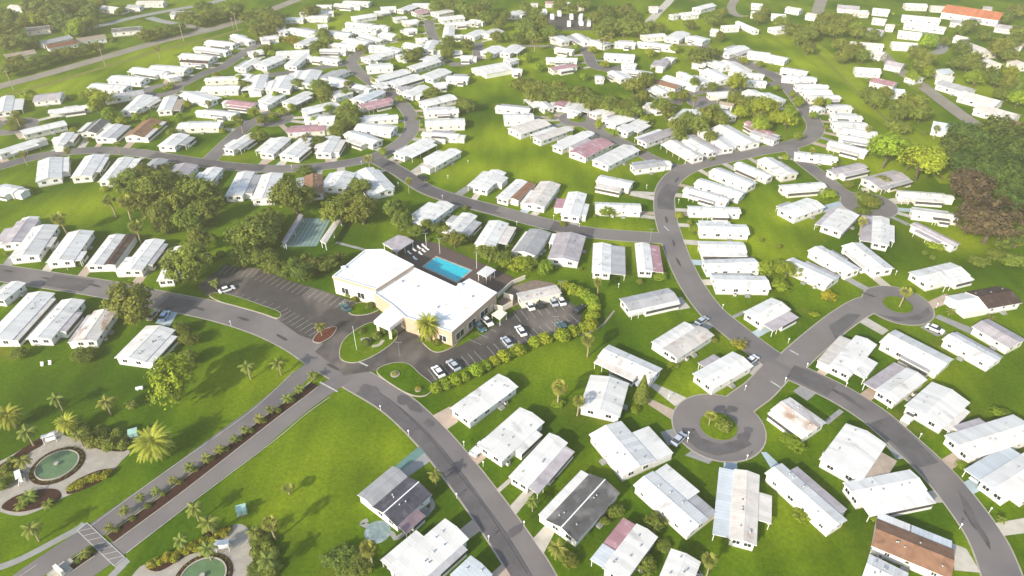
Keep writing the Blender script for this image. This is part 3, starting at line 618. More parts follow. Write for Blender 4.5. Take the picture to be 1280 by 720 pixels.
NEAR = '''
649 600 697 547 4.2 w Rf2.6l0-.95 | narrow white home with lilac patchy porch strip, beside the club avenue
703 658 755 601 6.8 d Lf2.2w0-1 | home with streaked charcoal gable roof and white porch strip, by the avenue
768 716 808 663 4 w Lf3k.38-1 =Lf3p0-.38 | white home with a pink and pale blue flat porch roof
613 563 664 517 6.5 w Rf2w.3-.8 | broad white home with a white pickup parked at its avenue end
576 516 634 474 6 w | white gabled home with tan driveway, first below the club hedge
500 720 569 660 6 w Lf2.5w0-.62 Rf1.5g.1-.9 | large white home with stepped roof below the dark panelled house
481 640 522 604 6.6 n Lg4.5g0-1 Lf2.2l.2-.95 Rf2.6u0-.55 | dark panelled double home with pale grey wing and round blue patio
578 727 600 706 5 p | pale blue roof at the bottom edge beside the avenue
845 724 857 694 5 w | small white roof at the bottom edge below the palm lawn
758 533 799 581 8 w Lf5w.3-1 | very large white square home west of the keyhole turnaround
806 597 872 655 5.2 w Lf3g0-1 Lf4.2w0-.62 | wide white home with a grey strip down its roof
929 674 934 590 4.4 o Lf3.2p0-1 Rf2.8o.35-.75 | pinkish-cream home set straight below the keyhole turnaround
969 585 1047 654 4.4 w Lf2.6l.12-.9 | long narrow white home with a lilac ribbed porch roof
1052 584 1083 540 8.2 w Rf3.5t0-.8 | square white home with a glazed tan porch at the curve
1066 614 1147 598 4.6 w Rf3.2w.02-1 | long white home lying square to the curve, flat terrace roof
1097 662 1190 700 6.4 b Lf2.3w0-.45 =Lf2.3p.45-1 | home with brown shingle roof and white glazed porch strip
1086 706 1130 728 5 w | white roof cut by the bottom edge under the brown-roofed home
1200 556 1284 530 6.5 w Lf2l.2-.6 | white home with lilac strip across the curve from the square home
1243 610 1300 574 5 w Lc3.5p0-.9 Rf2w.2-1 | white home with open pale blue carport at the outer curve
978 503 1020 533 6.4 s Rf1.4w0-1 | rust-stained white home at the fork of the two turnarounds
1051 461 1083 424 4.8 w Lf3.2o0-.85 Rf3w.1-.6 | white three-part home with a tan driveway beside the grey street
1112 418 1182 454 7.6 w Rf1.5g.4-.9 | longest white home beside the round turnaround with its palm
1108 493 1146 466 4.6 w Lf3.2l0-1 | white home with lilac flat half, tan driveway onto the curve
1157 517 1189 488 8.2 w Rf1.5o0-.8 | square white home with a white pickup at its front corner
1187 419 1244 450 4.6 w Lf1.8g0-1 | narrow white home with a thin grey porch strip and a parked car
1228 402 1272 427 6.6 l | lilac-grey ribbed gable home at the end of the grey path
1224 371 1264 364 7.6 x Ag7w0-1 | dark brown home with a white front wing above the turnaround
943 395 976 378 6 w Rf3.4l0-.95 | square white home with a lilac porch between the two streets
880 474 928 447 6 w Ll2.4l.3-.7 | white home with lilac lean-to and a white car at its end
838 440 882 412 4.6 o Lf2g0-1 Lg3.6w0-.9 | broad cream and white home with a grey valley and silver car
782 379 841 366 5.6 g Rf1.2w0-1 | grey-roofed white home facing the long street below the corner lawn
756 437 820 466 5 w Rf2.5o0-.75 | white home with a tan patio wall, behind the tall dark cypress
750 511 762 472 8.8 w | plain white square home in front of the tall dark cypress
'''
for ln in NEAR.strip().splitlines():
    sp, lb = ln.split('|'); home(sp.replace('Ll2.4l', 'Lf2.4l').strip(), lb.strip(), G0, lod=0)
def rows(tail, s, lod, **k): row(tail, s, lod, G0, **k)
# right side, below and around court b
rows('{} from the top around the lane right of the loop', '''994 190 1046 196 4.6 w; 957 197 988 217 6 w Lf1.5l.2-.9; 1042 216 1082 207 5.5 l; 1088 226 1126 216 6.5 l Rf2g0-1; 979 235 1031 231 4.8 w; 1125 242 1183 246 5.5 w;
 984 264 1020 251 6.5 w Lf2g.1-.5; 1140 261 1196 268 5 w; 1040 284 1061 263 6 w Lf2l0-1; 1101 303 1102 271 4 w Lf3.6l0-1 Rf1.8w.2-.8; 1141 280 1193 306 4.6 l; 986 325 1040 350 5 w Lf2.2l.25-1; 1020 309 1067 337 5 w Lf1.6g.2-.6; 1066 304 1105 335 6 w Rf1.5o.2-.8; 1150 346 1200 334 6 w Rf2w.3-1''', 1)
rows('{} from the bottom along the inside of the long street', '''894 350 959 351 5.4 w Lf1.8g0-.75; 882 330 946 328 5 w Lf1.5d.05-1; 876 306 930 307 5 w Rf2w0-1; 874 283 934 285 5 w Lf2.5w.05-.7; 862 262 925 264 5.5 w; 856 236 909 251 5 w; 873 225 928 242 5 w; 893 211 940 230 5 w Lf1.6g0-.8; 921 204 961 221 5 w''', 1)
rows('{} from the street corner on the middle lawn', '747 224 787 232 8.5 w; 790 206 827 201 6 g; 745 256 800 258 4.5 w', 1)
rows('{} from the corner above the pool street', '''713 268 722 240 5.4 w Lf3.4k.3-.7 Rf2w.1-.6; 668 254 688 227 6.4 o Lf1.5w0-.6; 628 247 652 225 3.8 w Rg3.4b.1-1; 596 233 619 212 7.5 w''', 1)
rows('{} from the long street in the row behind the pool', '''807 337 803 304 3.6 w Rf3.2k0-1; 752 339 753 304 4.5 w Rf4.5g0-1; 704 322 714 291 8 l Lf1.6w.6-1; 656 314 675 287 6 g Lf1w0-.9; 612 305 629 277 8.4 w; 568 292 592 268 7.4 w; 524 272 553 251 8 w''', 1)
rows('{} from the left in the row below the upper street', '''-4 234 18 238 6 w; 60 222 62 197 7 w Rf2.4w.3-1; 101 219 118 193 6 w Rf2w.2-.9; 138 225 162 196 7.5 w; 178 216 200 198 5 g Rf3.4w0-.6; 212 224 232 204 7.5 l; 249 230 268 209 5 w Lf2p0-.8; 292 243 307 214 5 w Rf3g.1-.9;
 328 247 340 216 6.5 w; 392 240 391 217 5.4 b Lf3g.3-1; 418 232 431 214 7 w Lf2p0-1; 457 210 482 237 5 w Rf3.6p0-1 Lf1.4w.1-.9''', 1)
rows('{} from the left above the curving main avenue', '8 303 28 275 8 l; 29 318 55 281 7 w Rf1.8o.3-.6; 74 324 100 288 6.6 w Rf2w0-.3; 118 330 146 293 4.2 w Rg3.4x0-1; 164 336 193 299 5 w Lf2.2w0-.45 Rf1.8g.2-.9; 212 348 228 312 6 w', 1)
rows('{} from the left below the curving main avenue', '-8 372 18 352 6 w; -4 422 50 365 7 w Rf1.5o0-.9; 48 421 90 374 6 w Rf2l.2-.7; 105 424 131 387 5.6 s Lf1.5l0-.9; 162 446 199 408 8 w Rf2w0-.85', 0)
# upper middle-left
rows('{} from the utility pole at the upper far left', '''10 138 14 120 8 w; 44 120 76 117 8 l; 61 139 113 132 4.5 w; 27 164 80 152 5 w; -2 191 48 175 5.5 w; 78 178 88 165 5 w; 105 164 122 149 7 d; 126 171 145 155 4 w Rf3.4g0-1; 166 168 190 148 6 b Rf2o0-1; 212 181 230 167 8 w''', 2)
rows('{} from the top beside the tan shell road', '''288 43 312 52 6 w; 258 51 292 55 6 w; 246 59 284 64 5.5 w; 228 67 266 71 5.5 w; 228 74 262 76 4.5 x; 188 82 236 85 6.5 w; 163 85 205 91 5.5 w; 140 95 180 98 6 w; 115 105 158 108 5.5 w; 128 121 178 113 5 g''', 2)
rows('{} from the oval turnaround near the shell road', '''160 138 181 118 5 w; 174 134 196 121 4.5 w; 205 137 213 120 4.5 w Rf3.5t0-.8; 234 114 268 124 7 w; 254 109 299 108 6 w; 258 97 299 96 5.5 w; 298 84 318 72 6 w; 284 127 316 131 6 k; 254 137 296 141 4.5 w; 224 155 275 154 5 w Lf2g.1-.7; 288 186 314 169 5 w''', 2)
rows('{} from the top left of the S-bend street', '''372 15 420 13 7 w; 357 22 380 22 6 p; 384 20 410 20 6 w; 418 5 446 7 6 w; 430 1 462 2 6 w; 442 21 467 17 7 w; 435 27 466 30 6 w; 430 35 466 36 6 w; 409 38 440 42 7 w; 451 43 477 50 6 w; 434 48 460 53 7 w; 419 53 448 57 6 w; 366 34 396 39 8 w; 375 55 393 47 7 w; 325 46 347 44 8 w; 346 38 356 36 6 w; 400 62 432 63 5.5 w; 388 69 426 74 6 w; 346 65 386 63 7 w; 360 83 380 66 6 w; 324 80 348 70 7 w; 456 72 486 64 7 w; 458 82 490 80 8 w''', 2)
rows('{} from the top inside the S-bend street', '''314 112 322 92 8 w; 348 110 358 94 8 w; 378 104 390 86 8 w; 403 97 428 86 7 g; 408 97 438 106 7 w; 413 118 434 112 7 w; 442 107 455 110 6 w; 446 124 470 113 7 p; 452 133 490 124 6 k; 450 147 496 143 6 w; 448 155 492 160 6 w; 432 166 468 178 7 w; 328 127 346 116 7 w; 360 128 388 115 6 w; 378 138 420 128 7 w; 382 147 418 146 5 w; 360 160 406 157 6.5 k; 328 190 350 171 7 w; 358 193 384 172 5 w Rf2w0-.6; 408 190 420 170 7 w''', 2)
rows('{} from the top on the outer S-bend', '''468 98 508 87 6 w; 488 103 522 93 5 w Rf1.6w0-1; 512 118 533 107 7 w; 528 128 566 119 6 w; 530 137 572 135 6.5 w; 532 152 580 150 6 w; 530 164 574 167 5.5 w; 502 193 540 174 6.5 w; 533 203 565 185 7 w''', 2)
rows('{} from the top in the upper centre lanes', '''476 9 494 8 7 w; 502 12 518 6 6 w; 516 4 540 4 6 w; 518 15 534 12 6 k; 543 15 562 11 7 w; 550 22 578 19 7 w; 556 29 592 26 6 w; 560 46 562 32 5 w; 562 45 578 44 4 w; 505 27 522 25 8 w; 505 36 520 35 7 w; 478 40 495 44 6 w; 538 62 545 50 8 w; 505 54 526 58 6 w; 482 58 502 63 6 w; 530 74 544 68 6 w; 513 84 545 74 6 w; 533 95 556 86 7 w; 560 94 586 95 8 w; 592 86 636 78 5 w Rg6w.1-.9; 586 44 602 37 6 w; 608 42 622 36 7 w; 609 64 624 57 7 w; 634 66 648 56 7 w; 637 18 651 12 7 w; 566 65 577 64 4 o; 636 76 644 74 6 w''', 2)
rows('{} from the left squeezed between the homes of the top lanes', '395 7 414 7 6 w; 470 15 486 13 6 w; 492 22 506 20 6 w; 462 57 480 57 6 w; 496 69 512 67 6 w; 520 49 534 48 6 w; 576 71 590 71 6 w; 590 25 604 27 6 w; 340 29 356 28 6 o; 398 31 408 30 6 w; 470 31 482 32 6 w; 312 66 328 63 6 w; 300 94 312 95 6 w; 210 96 226 93 6 w; 342 111 346 100 6 w; 366 99 372 88 6 w; 470 108 484 104 6 w; 500 112 512 109 6 l; 544 106 558 104 6 w; 640 86 652 86 6 w', 2)
# upper centre-right
rows('{} from the left above the long wood', '''683 73 721 74 5.5 w; 690 86 720 81 6 k; 694 60 716 63 5 w; 694 43 710 51 7 w; 717 42 732 52 7 w; 741 49 762 55 7 w; 744 95 754 95 6 w; 756 67 793 69 7 w; 769 51 794 52 8 w; 768 88 784 97 6 w; 779 78 796 80 5 w; 780 86 814 91 5.5 w; 798 51 842 57 6.5 w; 804 44 830 42 6 w; 840 47 854 39 7 w; 863 44 884 49 8 w''', 2)
rows('{} from the left within the loop street', '''822 82 830 72 6 l; 834 71 844 73 6 w; 814 98 848 107 4.5 b; 816 108 830 116 6 w; 813 133 835 130 7 w; 831 95 864 106 5.5 w; 856 90 884 103 6 w; 850 150 868 137 8 w; 870 79 882 80 5 w; 883 74 906 83 7 w; 884 86 908 98 7 w; 888 118 920 116 6 w; 900 128 916 131 5 t; 902 138 913 145 5 w; 909 75 934 88 6.5 w; 918 89 955 93 5 w; 935 100 957 101 5 w; 936 112 950 119 6 w; 952 115 978 126 7 w; 945 162 974 172 6 l; 933 152 962 168 5 k; 908 66 933 58 8 w; 936 64 962 67 7 w''', 2)
rows('{} from the left around the keyhole lane left of the loop', '''622 131 663 135 5.5 w; 630 145 666 144 6.5 w; 643 162 680 150 6.5 o; 668 171 708 157 6.5 o; 660 117 682 135 6.5 w; 698 132 710 116 3.6 k Lf2.6w0-1 Rf2.6w0-1; 700 184 738 166 6 w; 722 138 737 120 7 w; 722 191 756 174 6.5 k; 744 142 775 132 6 w; 750 202 790 182 6 w; 760 152 792 142 6 w; 782 164 808 150 6 w; 800 174 840 160 6 l; 836 176 870 196 6 w; 858 168 895 188 6 w; 882 160 915 184 6 w; 900 156 940 178 7 w''', 2)
rows('{} from the top on the outer side of the loop', '''958 68 984 73 6 w; 978 84 1010 89 6 w; 984 94 1020 97 6 w; 994 105 1026 105 5.5 w; 1004 113 1038 113 5.5 w; 1012 122 1050 121 5.5 w; 1018 132 1028 136 4 w; 1036 133 1060 131 6 w; 1038 143 1075 144 5.5 w; 1042 153 1083 155 5.5 w; 1054 162 1096 167 5.5 w; 1050 170 1086 176 5.5 w; 1036 178 1083 190 5.5 w''', 2)
# houses outside the park
def far(tail, s, lod=2, **k): row(tail, s, lod, 'suburban houses beyond the park', 'house', 'house', auto=False, rr=.3, H=2.8, **k)
far('{} from the left in the suburb past the shell road', '''13 6 30 7 8 o; 6 68 42 62 9 t; 32 35 62 32 9 d; 50 52 86 44 8 g; 58 56 94 50 9 r; 96 48 130 43 9 t; 128 7 155 10 8 o; 140 36 176 33 9 d; 160 6 176 6 8 g; 172 1 205 1 8 o; 215 14 239 14 10 g''')
far('{} from the left in the top right suburb', '''853 16 870 14 9 w; 871 9 890 4 8 w; 839 18 846 17 5 o; 904 32 922 31 7 w; 922 26 947 37 4 w; 940 4 953 5 7 w; 682 2 692 2 6 k; 966 34 980 32 9 w; 965 17 982 18 8 w; 985 8 1002 11 8 o; 1048 6 1074 8 11 l; 1064 52 1104 55 7 o; 1070 84 1100 86 9 w; 1086 35 1105 38 9 l; 1092 10 1112 12 9 w; 1092 22 1108 24 7 o; 1092 97 1120 103 9 k; 1102 110 1130 112 9 p; 1116 52 1146 54 9 w; 1124 18 1180 23 9 w; 1124 27 1190 35 7 w; 1124 38 1152 41 9 w; 1132 4 1158 5 9 w; 1164 7 1182 8 7 o; 1168 152 1202 158 12 p; 1172 93 1192 96 9 o; 1172 88 1186 86 8 p; 1178 100 1215 111 10 g; 1205 114 1250 126 11 o; 1208 52 1240 64 10 o; 1225 130 1272 143 11 o; 1226 70 1246 78 9 o; 1246 30 1275 34 10 l; 1264 150 1290 158 10 b; 1268 74 1284 80 9 o; 1190 24 1206 26 9 g; 1055 26 1068 28 9 o; 1070 13 1084 13 9 w; 1108 30 1118 31 8 o; 1090 62 1106 66 9 o; 1110 76 1130 80 9 l; 1140 28 1150 29 6 o; 1196 44 1210 47 8 o; 1214 22 1226 24 8 g; 1138 92 1150 96 8 t; 1230 8 1240 9 8 l; 1268 52 1280 54 9 t; 1010 16 1022 18 8 o; 940 14 950 15 8 o; 890 36 898 37 7 w; 812 8 822 8 7 o; 720 6 730 6 7 t; 664 4 672 4 7 o; 700 2 712 3 7 o''')
home('1182 4 1254 15 14 orange' if False else '1184 6 1254 16 19 r', 'very long building with bright orange-red roof at the top of the suburb', 'suburban houses beyond the park', 'long_building', 'building', lod=2, rr=.3, H=4)
bpy.data.objects['roof'] if False else None
for o in [q for q in C.objects if q.parent and q.parent.name == 'long_building' and q.name.startswith('roof')]: 
    o.data.materials[0] = M['roof_orange']

# driveways of the upper streets: from the near end of each home to the road edge
RP = [(p, wd) for k, (ps, wd) in ROADS.items() for p in ps if k not in ('shell road', 'canal road', 'far street', 'far spur', 'north road', 'lane in', 'lane out')]
for c_, an, ln, wd, rt in HOMES:
    if rt.name.startswith('mobile') and c_.y > 205:
        u = Vector((math.cos(an), math.sin(an), 0)); best = None
        for e_ in (c_ + u * (ln / 2), c_ - u * (ln / 2)):
            for p, w_ in RP:
                d_ = (p - e_).length - w_ / 2
                if best is None or d_ < best[0]: best = (d_, e_, p, w_)
        d_, e_, p, w_ = best
        if 1.5 < d_ < 15:
            v = (p - e_).normalized(); n = Vector((-v.y, v.x, 0)) * R.choice((-1, 1)) * wd * R.uniform(.12, .3); PADI[0] += 1
            ribbon('driveway', [e_ + n, e_ + n * .6 + v * (d_ + .35)], R.uniform(2.2, 3.2), .012 + .0004 * (PADI[0] % 60), R.choice(('concrete', 'concrete', 'concrete_grey', 'concrete_tan')))
# ------------------------------------------------------------------ clubhouse with entrance canopy
club = thing('clubhouse', 'low tan clubhouse with broad flat white roofs and a covered entrance beside the pool', 'clubhouse', P(540, 400))
def wing(pts, h, wm, roofm='roof_club', par=.35, name='wall', fascia=True):
    o = club.location; loc = [Vector((p.x - o.x, p.y - o.y, 0)) for p in ccw(pts)]
    b = MB(); b.prism(loc, 0, h - .9, 0, cap=False); b.build(name, [wm], club)
    b = MB(); out = grow(loc, .18); n = len(out)      # fascia band with coping, roof deck sunk behind a low parapet
    for i in range(n):
        j = (i + 1) % n; b.face([(out[i].x, out[i].y, h - .9), (out[j].x, out[j].y, h - .9), (out[j].x, out[j].y, h), (out[i].x, out[i].y, h)], 0)
        ii, jj = grow(loc, -.22)[i], grow(loc, -.22)[j]
        b.face([(out[i].x, out[i].y, h), (out[j].x, out[j].y, h), (jj.x, jj.y, h), (ii.x, ii.y, h)], 1)
        b.face([(jj.x, jj.y, h), (jj.x, jj.y, h - par), (ii.x, ii.y, h - par), (ii.x, ii.y, h)][::-1], 1)
        b.face([(loc[i].x, loc[i].y, h - .9), (loc[j].x, loc[j].y, h - .9), (out[j].x, out[j].y, h - .9), (out[i].x, out[i].y, h - .9)][::-1], 0)
    b.build('parapet', ['fascia_tan' if fascia else 'trim', 'trim'], club)
    b = MB(); b.face([(p.x, p.y, h - par) for p in grow(loc, -.22)]); b.build('roof', [roofm], club)
    return loc
mat('roof_club', (.80, .80, .79), .6, .3, .06, .12, rand=0, stain=((.60, .57, .52), .3, .54))
hl = px('416 345 457 312 478 311.5 516.5 331 470 361', 6.2); wing(hl, 6.2, 'wall_stucco')
main_pts = px('467.5 366 515.5 333.5 569.5 358.5 586.5 348.5 620.5 365.5 564.5 414.5 507 396 489 380', 5.2); wing(main_pts, 5.2, 'wall_tan')
cp_ = px('467 401 489.5 380.5 516 387 487 410', 4.6)
loc = [Vector((p.x - club.location.x, p.y - club.location.y, 0)) for p in ccw(cp_)]
b = MB(); b.prism(loc, 3.5, 4.6, 0, top=1); b.face([(p.x, p.y, 3.5) for p in loc[::-1]], 0); cn = b.build('entrance_canopy', ['trim', 'roof_club'], club)
for p in grow(loc, -.7):
    b = MB(); b.box(p.x - .35, p.x + .35, p.y - .35, p.y + .35, 0, 3.5); b.build('column', ['wall_stucco'], club)
def on_wall(p, q, u, wd, z0, z1, nm='window', mats=('trim', 'glass'), dep=.10):
    o = club.location; a_ = Vector((p.x - o.x, p.y - o.y, 0)); c_ = Vector((q.x - o.x, q.y - o.y, 0)); d = (c_ - a_); l = d.length; d.normalize(); cpt = a_ + d * l * u
    b = MB(); b.box(-wd / 2, wd / 2, -.04, dep, z0, z1, 0); b.box(-wd / 2 + .14, wd / 2 - .14, dep, dep + .03, z0 + .14, z1 - .14, 1, bottom=False)
    b.box(-.05, .05, dep + .03, dep + .06, z0 + .14, z1 - .14, 0)
    f_ = b.build(nm, list(mats), club); f_.location = cpt; f_.rotation_euler = (0, 0, math.atan2(d.y, d.x) + PI)
hp = ccw(hl); mp_ = ccw(main_pts)
def edge(poly, a_, b_):
    """edge of poly (counter-clockwise) whose ends lie closest to photo pixels a_, b_"""
    pa = min(range(len(poly)), key=lambda i: (poly[i] - P(*a_, poly[i].z)).length); pb = min(range(len(poly)), key=lambda i: (poly[i] - P(*b_, poly[i].z)).length)
    return (poly[pa], poly[pb]) if (pa + 1) % len(poly) == pb else (poly[pb], poly[pa])
e1 = edge(hp, (416, 345), (470, 361)); 
for u in (.25, .62): on_wall(*e1, u, 2.6, 1.0, 3.2)
e2 = edge(mp_, (564.5, 414.5), (620.5, 365.5))
for u in (.16, .42, .70): on_wall(*e2, u, 3.6, .9, 3.2)
on_wall(*e2, .88, 1.1, .05, 2.2, 'door', ('trim', 'wall_tan'))
e3 = edge(mp_, (507, 396), (564.5, 414.5))
for u in (.35, .8): on_wall(*e3, u, 2.4, .9, 3.0)
e4 = edge(mp_, (489, 380), (507, 396)); on_wall(*e4, .5, 2.2, .05, 2.5, 'door', ('trim', 'glass'))
for x, y, s in ((430, 338, 1.2), (575, 356, 1.0), (500, 352, .8), (588, 371, .7), (545, 384, .6), (520, 358, .5)):
    p = P(x, y, 5.2) - club.location; b = MB(); zb = 4.8 if x > 470 else 5.8; b.box(-s / 2, s / 2, -s / 2, s / 2, zb, zb + .7); q = b.build('roof_vent', 'trim', club); q.location = (p.x, p.y, 0); q.rotation_euler = (0, 0, .5)
# pool, deck, pavilions
sheet('pool_deck', px('488 318 497 304 514 300 545 304 568 314 612 334 640 346 648 354 628 366 606 372 560 364 512 342'), .16, 'paver')
pl = px('530 333 545.5 321.5 588 338 571 352', .2)
pool = thing('swimming_pool', 'rectangular bright blue swimming pool with pale coping on the brown deck', 'swimming pool', (0, 0, 0))
pi_ = ccw(pl); po = grow(pi_, .55); b = MB(); n = 4
for i in range(n):
    j = (i + 1) % n; b.face([(po[i].x, po[i].y, .24), (po[j].x, po[j].y, .24), (pi_[j].x, pi_[j].y, .24), (pi_[i].x, pi_[i].y, .24)]); b.face([(po[i].x, po[i].y, .1), (po[j].x, po[j].y, .1), (po[j].x, po[j].y, .24), (po[i].x, po[i].y, .24)])
    b.face([(pi_[i].x, pi_[i].y, .24), (pi_[j].x, pi_[j].y, .24), (pi_[j].x, pi_[j].y, .10), (pi_[i].x, pi_[i].y, .10)])
b.build('coping', 'kerb', pool)
b = MB(); b.face([(p.x, p.y, .195) for p in pi_]); b.build('water_surface', 'pool_water', pool)
def pavilion(corners, label, h=3.0, m='roof_l', rise=.5, walls=False):
    pts = px(corners, h); c = sum(pts, Vector()) / 4; c.z = 0; t = thing('pavilion', label, 'pavilion', c); loc = [p - c for p in pts]; loc = ccw(loc)
    e = (loc[1] - loc[0]); f_ = (loc[2] - loc[1])
    if e.length < f_.length: loc = loc[1:] + loc[:1]
    m0, m1 = (loc[0] + loc[3]) / 2, (loc[1] + loc[2]) / 2; b = MB(); T = lambda p, z: (p.x, p.y, z)
    b.face([T(loc[0], h), T(loc[1], h), T(m1, h + rise), T(m0, h + rise)]); b.face([T(m0, h + rise), T(m1, h + rise), T(loc[2], h), T(loc[3], h)]); b.face([T(loc[3], h), T(loc[0], h), T(m0, h + rise)]); b.face([T(loc[1], h), T(loc[2], h), T(m1, h + rise)])
    for i in range(4): j = (i + 1) % 4; b.face([T(loc[i], h - .22), T(loc[j], h - .22), T(loc[j], h), T(loc[i], h)], 1)
    b.face([T(p, h - .22) for p in loc[::-1]], 1); b.build('roof', [m, 'trim'], t)
    for p in grow(loc, -.35) + [(loc[0] + loc[1]) / 2 + (loc[3] - loc[0]).normalized() * .35, (loc[2] + loc[3]) / 2 + (loc[0] - loc[3]).normalized() * .35]:
        q = MB(); q.box(-.09, .09, -.09, .09, 0, h - .22); o = q.build('post', 'metal_white', t); o.location = (p.x, p.y, 0)
    return t
pavilion('478 304 497.5 293.5 517.5 301 495.5 315', 'open pavilion with weathered grey roof at the upper end of the pool deck')
pavilion('596 341 608 332 620 337.5 608 346.5', 'small white-roofed shade pavilion at the lower end of the pool deck', m='roof_w', rise=.15)
pavilion('352 302 374 267 379 269 357 304', 'long narrow weathered shelter at the west side of the shuffleboard courts', 2.7, 'roof_l', .2)
pavilion('400 301 421 271 427 273.5 407 305', 'long narrow pale shelter at the east side of the shuffleboard courts', 2.7, 'roof_o', .2)
sheet('shuffleboard_court', px('350 309 374 272 414 274 396 308'), .05, 'court')
cq = px('352 308 374 274 412 275 394 307'); b = MB()
for k in range(9):
    p0, p1 = q4(cq, 0, k / 8), q4(cq, 1, k / 8); d = (p1 - p0).normalized(); nn = Vector((-d.y, d.x, 0)) * .12
    b.face([(t.x, t.y, .056) for t in ccw([p0 - nn, p1 - nn, p1 + nn, p0 + nn])])
for u in (.12, .3, .7, .88):
    p0, p1 = q4(cq, u, 0), q4(cq, u, 1); d = (p1 - p0).normalized(); nn = Vector((-d.y, d.x, 0)) * .08
    b.face([(t.x, t.y, .060) for t in ccw([p0 - nn, p1 - nn, p1 + nn, p0 + nn])])
tag(b.build('court_marking', 'court_line'), kind='structure')
# sun loungers
def lounger_meshes():
    f = MB(); 
    for y in (-.28, .28): f.box(-.95, .95, y - .03, y + .03, .26, .32)
    for x in (-.8, .7):
        for y in (-.28, .28): f.box(x - .03, x + .03, y - .03, y + .03, 0, .26)
    s = MB(); s.box(-.95, .3, -.3, .3, .32, .37); k = MB(); k.face([(.3, -.3, .36), (.95, -.3, .75), (.95, .3, .75), (.3, .3, .36)]); k.face([(.3, .3, .32), (.95, .3, .70), (.95, -.3, .70), (.3, -.3, .32)])
    return f.mesh('lounger_frame', 'metal_white'), s.mesh('lounger_seat', 'trim'), k.mesh('lounger_backrest', 'trim')
LM = lounger_meshes()
for i, (x, y) in enumerate(((512, 317), (518, 313.5), (524, 310.5), (530, 308.5), (519, 324), (526, 318), (530, 314.5), (534, 312))):
    t = thing('sun_lounger', f'white sun lounger on the brown deck, {ORD[i]} of the eight above the pool', 'sun lounger', P(x, y, .17), 2.3, 'sun loungers above the pool')
    for nm, me in zip(('frame', 'seat', 'backrest'), LM): link(nm, me, t)
# service yard
sv = home('650 371 697 361 3.6 o', 'low tan service building behind the pool with cars nosed against it', None, 'service_building', 'building', lod=1, walls='wall_cream', rr=.08, H=2.9)
def wallrun(s, h, label, m='wall_stucco', nm='garden_wall', th=.22, z=0):
    pts = px(s); t = MB(); c = pts[0].copy()
    for i in range(len(pts) - 1):
        p, q = pts[i] - c, pts[i + 1] - c; d = (q - p).normalized(); n = Vector((-d.y, d.x, 0)) * th / 2; t.prism([(p - n - d * th / 2), (q - n + d * th / 2), (q + n + d * th / 2), (p + n - d * th / 2)], z, h - i * .004, 0)
    o = t.build(nm, m); o.location = c; return tag(o, label, 'wall')
wallrun('622 372 640 356 656 349', 1.5, 'cream garden wall screening the service yard beside the pool deck')
wallrun('616 386 628 389 640 383 641 375 630 372', 1.8, 'cream wall round the small yard at the club corner')
sheet('service_yard', px('622 378 642 358 668 350 690 354 704 360 698 366 650 380 632 388'), .121, 'yard_paving')
t = thing('shade_canopy', 'small square cream canopy on posts at the club corner', 'canopy', P(625, 396))
pts = px('614 393 624 386 634 391 625 400', 2.4); b = MB(); b.prism(ccw([p - t.location for p in pts]), 2.3, 2.42, 0); b.face([(p.x - t.location.x, p.y - t.location.y, 2.3) for p in ccw(pts)[::-1]]); b.build('canopy_top', 'wall_cream', t)
for p in grow(pts, -.2): b = MB(); b.box(-.05, .05, -.05, .05, 0, 2.3); q = b.build('post', 'metal_white', t); q.location = (p.x - t.location.x, p.y - t.location.y, 0)
# ------------------------------------------------------------------ fountain pools
def pond(x, y, rx, ry, rot, label):
    c = P(x, y); t = thing('fountain_pool', label, 'fountain', c, rot)
    sheet_ = MB(); sheet_.prism([(math.cos(2 * PI * i / 48) * (rx + 1.3), math.sin(2 * PI * i / 48) * (ry + 1.3)) for i in range(48)], 0, .11); sheet_.build('planting_ring', 'mulch', t)
    rim = MB(); n = 48; E = lambda r, i, z: (math.cos(2 * PI * i / n) * (rx + r), math.sin(2 * PI * i / n) * (ry + r), z)
    for i in range(n):
        rim.face([E(.25, i, .1), E(.25, i + 1, .1), E(.25, i + 1, .42), E(.25, i, .42)]); rim.face([E(.25, i, .42), E(.25, i + 1, .42), E(0, i + 1, .42), E(0, i, .42)]); rim.face([E(0, i, .42), E(0, i + 1, .42), E(0, i + 1, .2), E(0, i, .2)])
    rim.build('rim', 'kerb', t); wt = MB(); wt.face([E(0, i, .3) for i in range(n)]); wt.build('water_surface', 'pond_water', t)
    j = MB(); j.tube((0, 0, .2), (0, 0, .7), .25, .12, 8); j.tube((0, 0, .7), (0, 0, .85), .5, .5, 10); j.build('spout', 'stone', t)
    for k in range(26):
        a_ = 2 * PI * k / 26 + R.uniform(-.1, .1); b = MB()
        for _ in range(16):
            v = Vector((R.gauss(0, .22), R.gauss(0, .22), R.uniform(.1, .45))); leafquad(b, v, Vector((R.gauss(0, 1), R.gauss(0, 1), 1.4)).normalized(), .22, R.random())
        o = b.build('border_plant', 'leaf_deep', t, tone=True); o.location = (math.cos(a_) * (rx + .8), math.sin(a_) * (ry + .8), .1)
def bench(x, y, rot, label):
    t = thing('garden_swing', label, 'garden swing', P(x, y, .04), rot); f = MB()
    for s in (-1.2, 1.2):
        for q in (-.7, .7): f.tube((s, q, 0), (s, 0, 2.0), .06, .06, 6)
    f.tube((-1.3, 0, 2.0), (1.3, 0, 2.0), .07, .07, 6); f.build('frame', 'metal_white', t)
    s = MB(); s.box(-.95, .95, -.25, .3, .48, .56); s.build('seat', 'trim', t); s = MB(); s.box(-.95, .95, .28, .34, .56, 1.1); s.build('backrest', 'trim', t)
    s = MB(); s.box(-1.35, 1.35, -.55, .55, 2.06, 2.12); s.build('canopy_top', 'trim', t)
